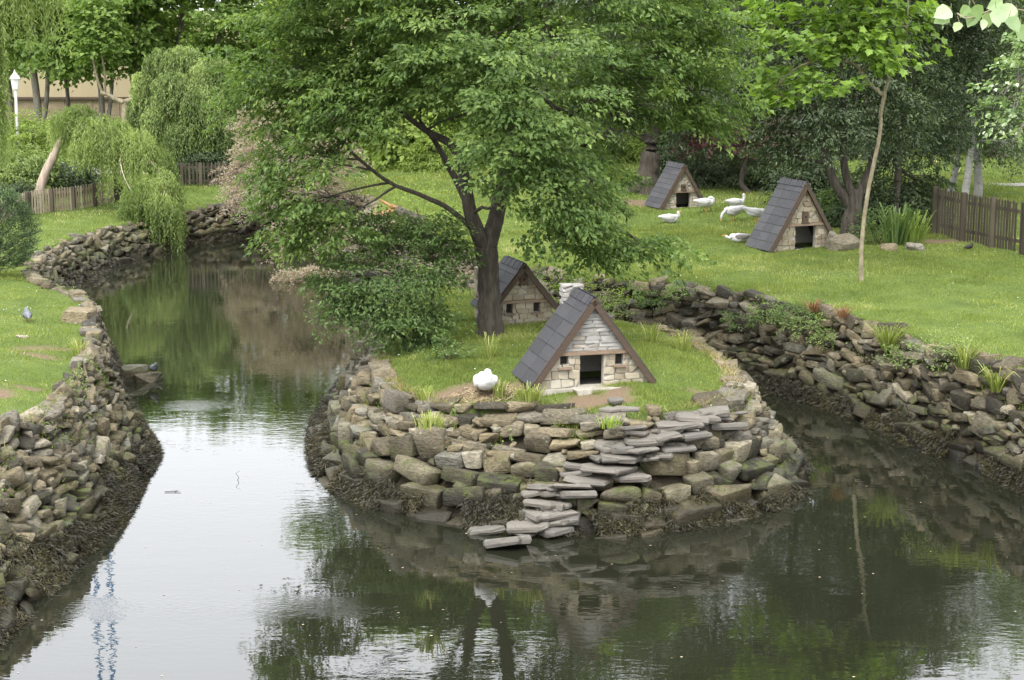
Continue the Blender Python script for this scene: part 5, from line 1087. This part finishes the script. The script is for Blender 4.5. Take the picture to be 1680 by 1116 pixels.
# tufts and creeping turf that hang over the walls
x = r.uniform(-15, 11, 900000); y = r.uniform(24, 66, 900000); k = np.abs(x) < .29 * y + .6; x, y = x[k], y[k]; a_ = inpoly(x, y, CC[:, :2]) & ~inpoly(x, y, CC[:, 2:]); b_ = inpoly(x, y, IC[:, 2:]) & ~inpoly(x, y, IC[:, :2]); k = a_ | b_; x, y = x[k], y[k]
z = height(x, y, False); nn = noise2(x, y, 1.9, 31) + .5 * noise2(x, y, 5, 32); k = (r.random(len(x)) < sstep(.05, .45, nn) * .9) & (z > .75 + .5 * r.random(len(x))); x, y = x[k], y[k]
tag(blades(r, x, y, .14, .007, 'grass', 'overhanging_grass', .5, .9), kind='stuff')
x = r.uniform(-15, 11, 900000); y = r.uniform(24, 66, 900000); k = np.abs(x) < .29 * y + .6; x, y = x[k], y[k]; a_ = inpoly(x, y, CC[:, :2]) & ~inpoly(x, y, CC[:, 2:]); b_ = inpoly(x, y, IC[:, 2:]) & ~inpoly(x, y, IC[:, :2]); k = a_ | b_; x, y = x[k], y[k]
z = height(x, y, False); nn = noise2(x, y, 1.5, 61) + .6 * noise2(x, y, 4, 62); k = (r.random(len(x)) < sstep(.2, .6, nn) * .8) & (z > .8 + .4 * r.random(len(x))); P = np.stack([x, y, z + r.uniform(.0, .13, len(x))], 1)[k]; n = len(P); Nn = r.normal(size=(n, 3)) * .6; Nn[:, 2] += .8
lv = LV(); lv.add(*leaves(P, r.normal(size=(n, 3)), Nn, r.uniform(.03, .07, n), r.uniform(.02, .04, n), np.clip(.5 + .3 * noise2(P[:, 0], P[:, 1], 2, 5) + r.normal(size=n) * .2, 0, 1))); tag(lv.build('wall_herbs', 'curly_leaf'), kind='stuff')
# daisies
x, y = scatter(r, 5200, -14, 13, 26, 50); k = r.random(len(x)) < np.where(x < -6, .55, .16) * (.5 + noise2(x, y, .8, 20)); x, y = x[k], y[k]; z = height(x, y, False) + .045
P = np.stack([x, y, z], 1); n = len(x); a = np.arange(6) / 6 * 6.283; s = r.uniform(.008, .015, n)
V = P[:, None] + np.stack([np.cos(a), np.sin(a), np.zeros(6)], 1)[None] * s[:, None, None]; V = V.reshape(-1, 3); V[:, 2] += r.normal(size=len(V)) * .003
tag(mesh_obj('daisies', V, [np.arange(n * 6).reshape(-1, 6)], M['petal']), 'small white daisies dotted over the lawns', None, None, 'stuff')
# seaweed fringe on the feet of the walls
def seaweed(name, C, i0, i1, n, seed, hi=.5, spread=.5, patch=.0):
    r = np.random.default_rng(seed); u = r.uniform(i0, i1 - 1e-3, n); i = u.astype(int); f = (u - i)[:, None]; T = C[i, :2] * (1 - f) + C[i + 1, :2] * f; W = C[i, 2:] * (1 - f) + C[i + 1, 2:] * f
    o = unit(W - T); hz = hi * (.8 + .9 * noise2(W[:, 0], W[:, 1], 1.3, seed)) .clip(.05, 2) * r.random(n) ** 1.2; v = hz / 1.7; B = W * (1 - v[:, None]) + T * v[:, None] + o * (r.uniform(-.02, .14, n) + (hi - hz) * .35 * spread)[:, None]
    keep = noise2(W[:, 0] + hz, W[:, 1], 1.6, seed + 3) > -.45 + patch; B, hz, o = B[keep], hz[keep], o[keep]; n = len(B)
    P0 = np.concatenate([B, hz[:, None]], 1); L = r.uniform(.03, .085, n)[:, None]; d = np.concatenate([o * .5, -np.ones((n, 1)) * .55], 1) + r.normal(size=(n, 3)) * .6; d = unit(d)
    P1 = P0 + d * L; d2 = unit(d + r.normal(size=(n, 3)) * .6 + [0, 0, -.4]); P2 = P1 + d2 * L * .8; P1[:, 2] = np.maximum(P1[:, 2], .012); P2[:, 2] = np.maximum(P2[:, 2], .008)
    w = unit(r.normal(size=(n, 3))) * r.uniform(.003, .007, n)[:, None]
    V = np.stack([P0 - w, P0 + w, P1 + w, P1 - w, P2], 1).reshape(-1, 3); b = np.arange(n)[:, None] * 5
    tq_ = np.repeat(np.clip(.35 + .3 * noise2(P0[:, 0], P0[:, 1], 2, seed) + r.normal(size=n) * .22, 0, 1), 5)
    return tag(mesh_obj(name, V, [b + np.array([[0, 1, 2, 3]]), b + np.array([[3, 2, 4]])], M['weed'], tint=tq_), kind='stuff')
seaweed('seaweed', IC, 0, len(IC) - 1, 120000, 1, .42, .7)
seaweed('seaweed', CC, 6, 60, 120000, 2, .75, .15)
seaweed('seaweed', CC, 60, 130, 20000, 4, .4, .6)
seaweed('seaweed', CC, 138, 212, 90000, 3, .45, .3)

# specks, leaves and a twig that float on the water
r = np.random.default_rng(321); x = r.uniform(-6.5, 8, 420); y = r.uniform(20, 60, 420); k = inpoly(x, y, CC[:, 2:]) & ~inpoly(x, y, IC[:, 2:]) & (np.abs(x) < .29 * y); x, y = x[k], y[k]; n = len(x)
a = np.arange(5) / 5 * 6.283; s_ = r.uniform(.004, .014, n); ro = r.uniform(0, 6.28, n); V = np.stack([x, y, np.full(n, .006)], 1)[:, None] + np.stack([np.cos(a[None] + ro[:, None]) * s_[:, None] * 1.4, np.sin(a[None] + ro[:, None]) * s_[:, None], np.zeros((n, 5))], -1)
tag(mesh_obj('floating_debris', V.reshape(-1, 3), [np.arange(n * 5).reshape(-1, 5)], M['straw'], tint=np.repeat(r.random(n), 5)), kind='stuff')
tp = pos(389, 788, 0); tw_ = MB(); tw_.tube([(0, 0, -.02), (.03, 0, .05), (-.02, 0, .12), (.05, 0, .16)], [.006, .005, .004, .002], 5); o = tw_.build('twig', M['bark']); o.location = tp; tag(o, 'thin dark twig sticking up out of the open water at the left', 'twig')
tp = pos(285, 808, 0); tw_ = MB(); tw_.tube([(-.15, 0, .01), (0, .02, .015), (.12, -.02, .01)], [.006, .007, .004], 5); tw_.tube([(0, .02, .015), (.06, .1, .012)], [.005, .003], 5); o = tw_.build('twig', M['bark']); o.location = tp; tag(o, 'dark twig floating flat on the open water at the left', 'twig')
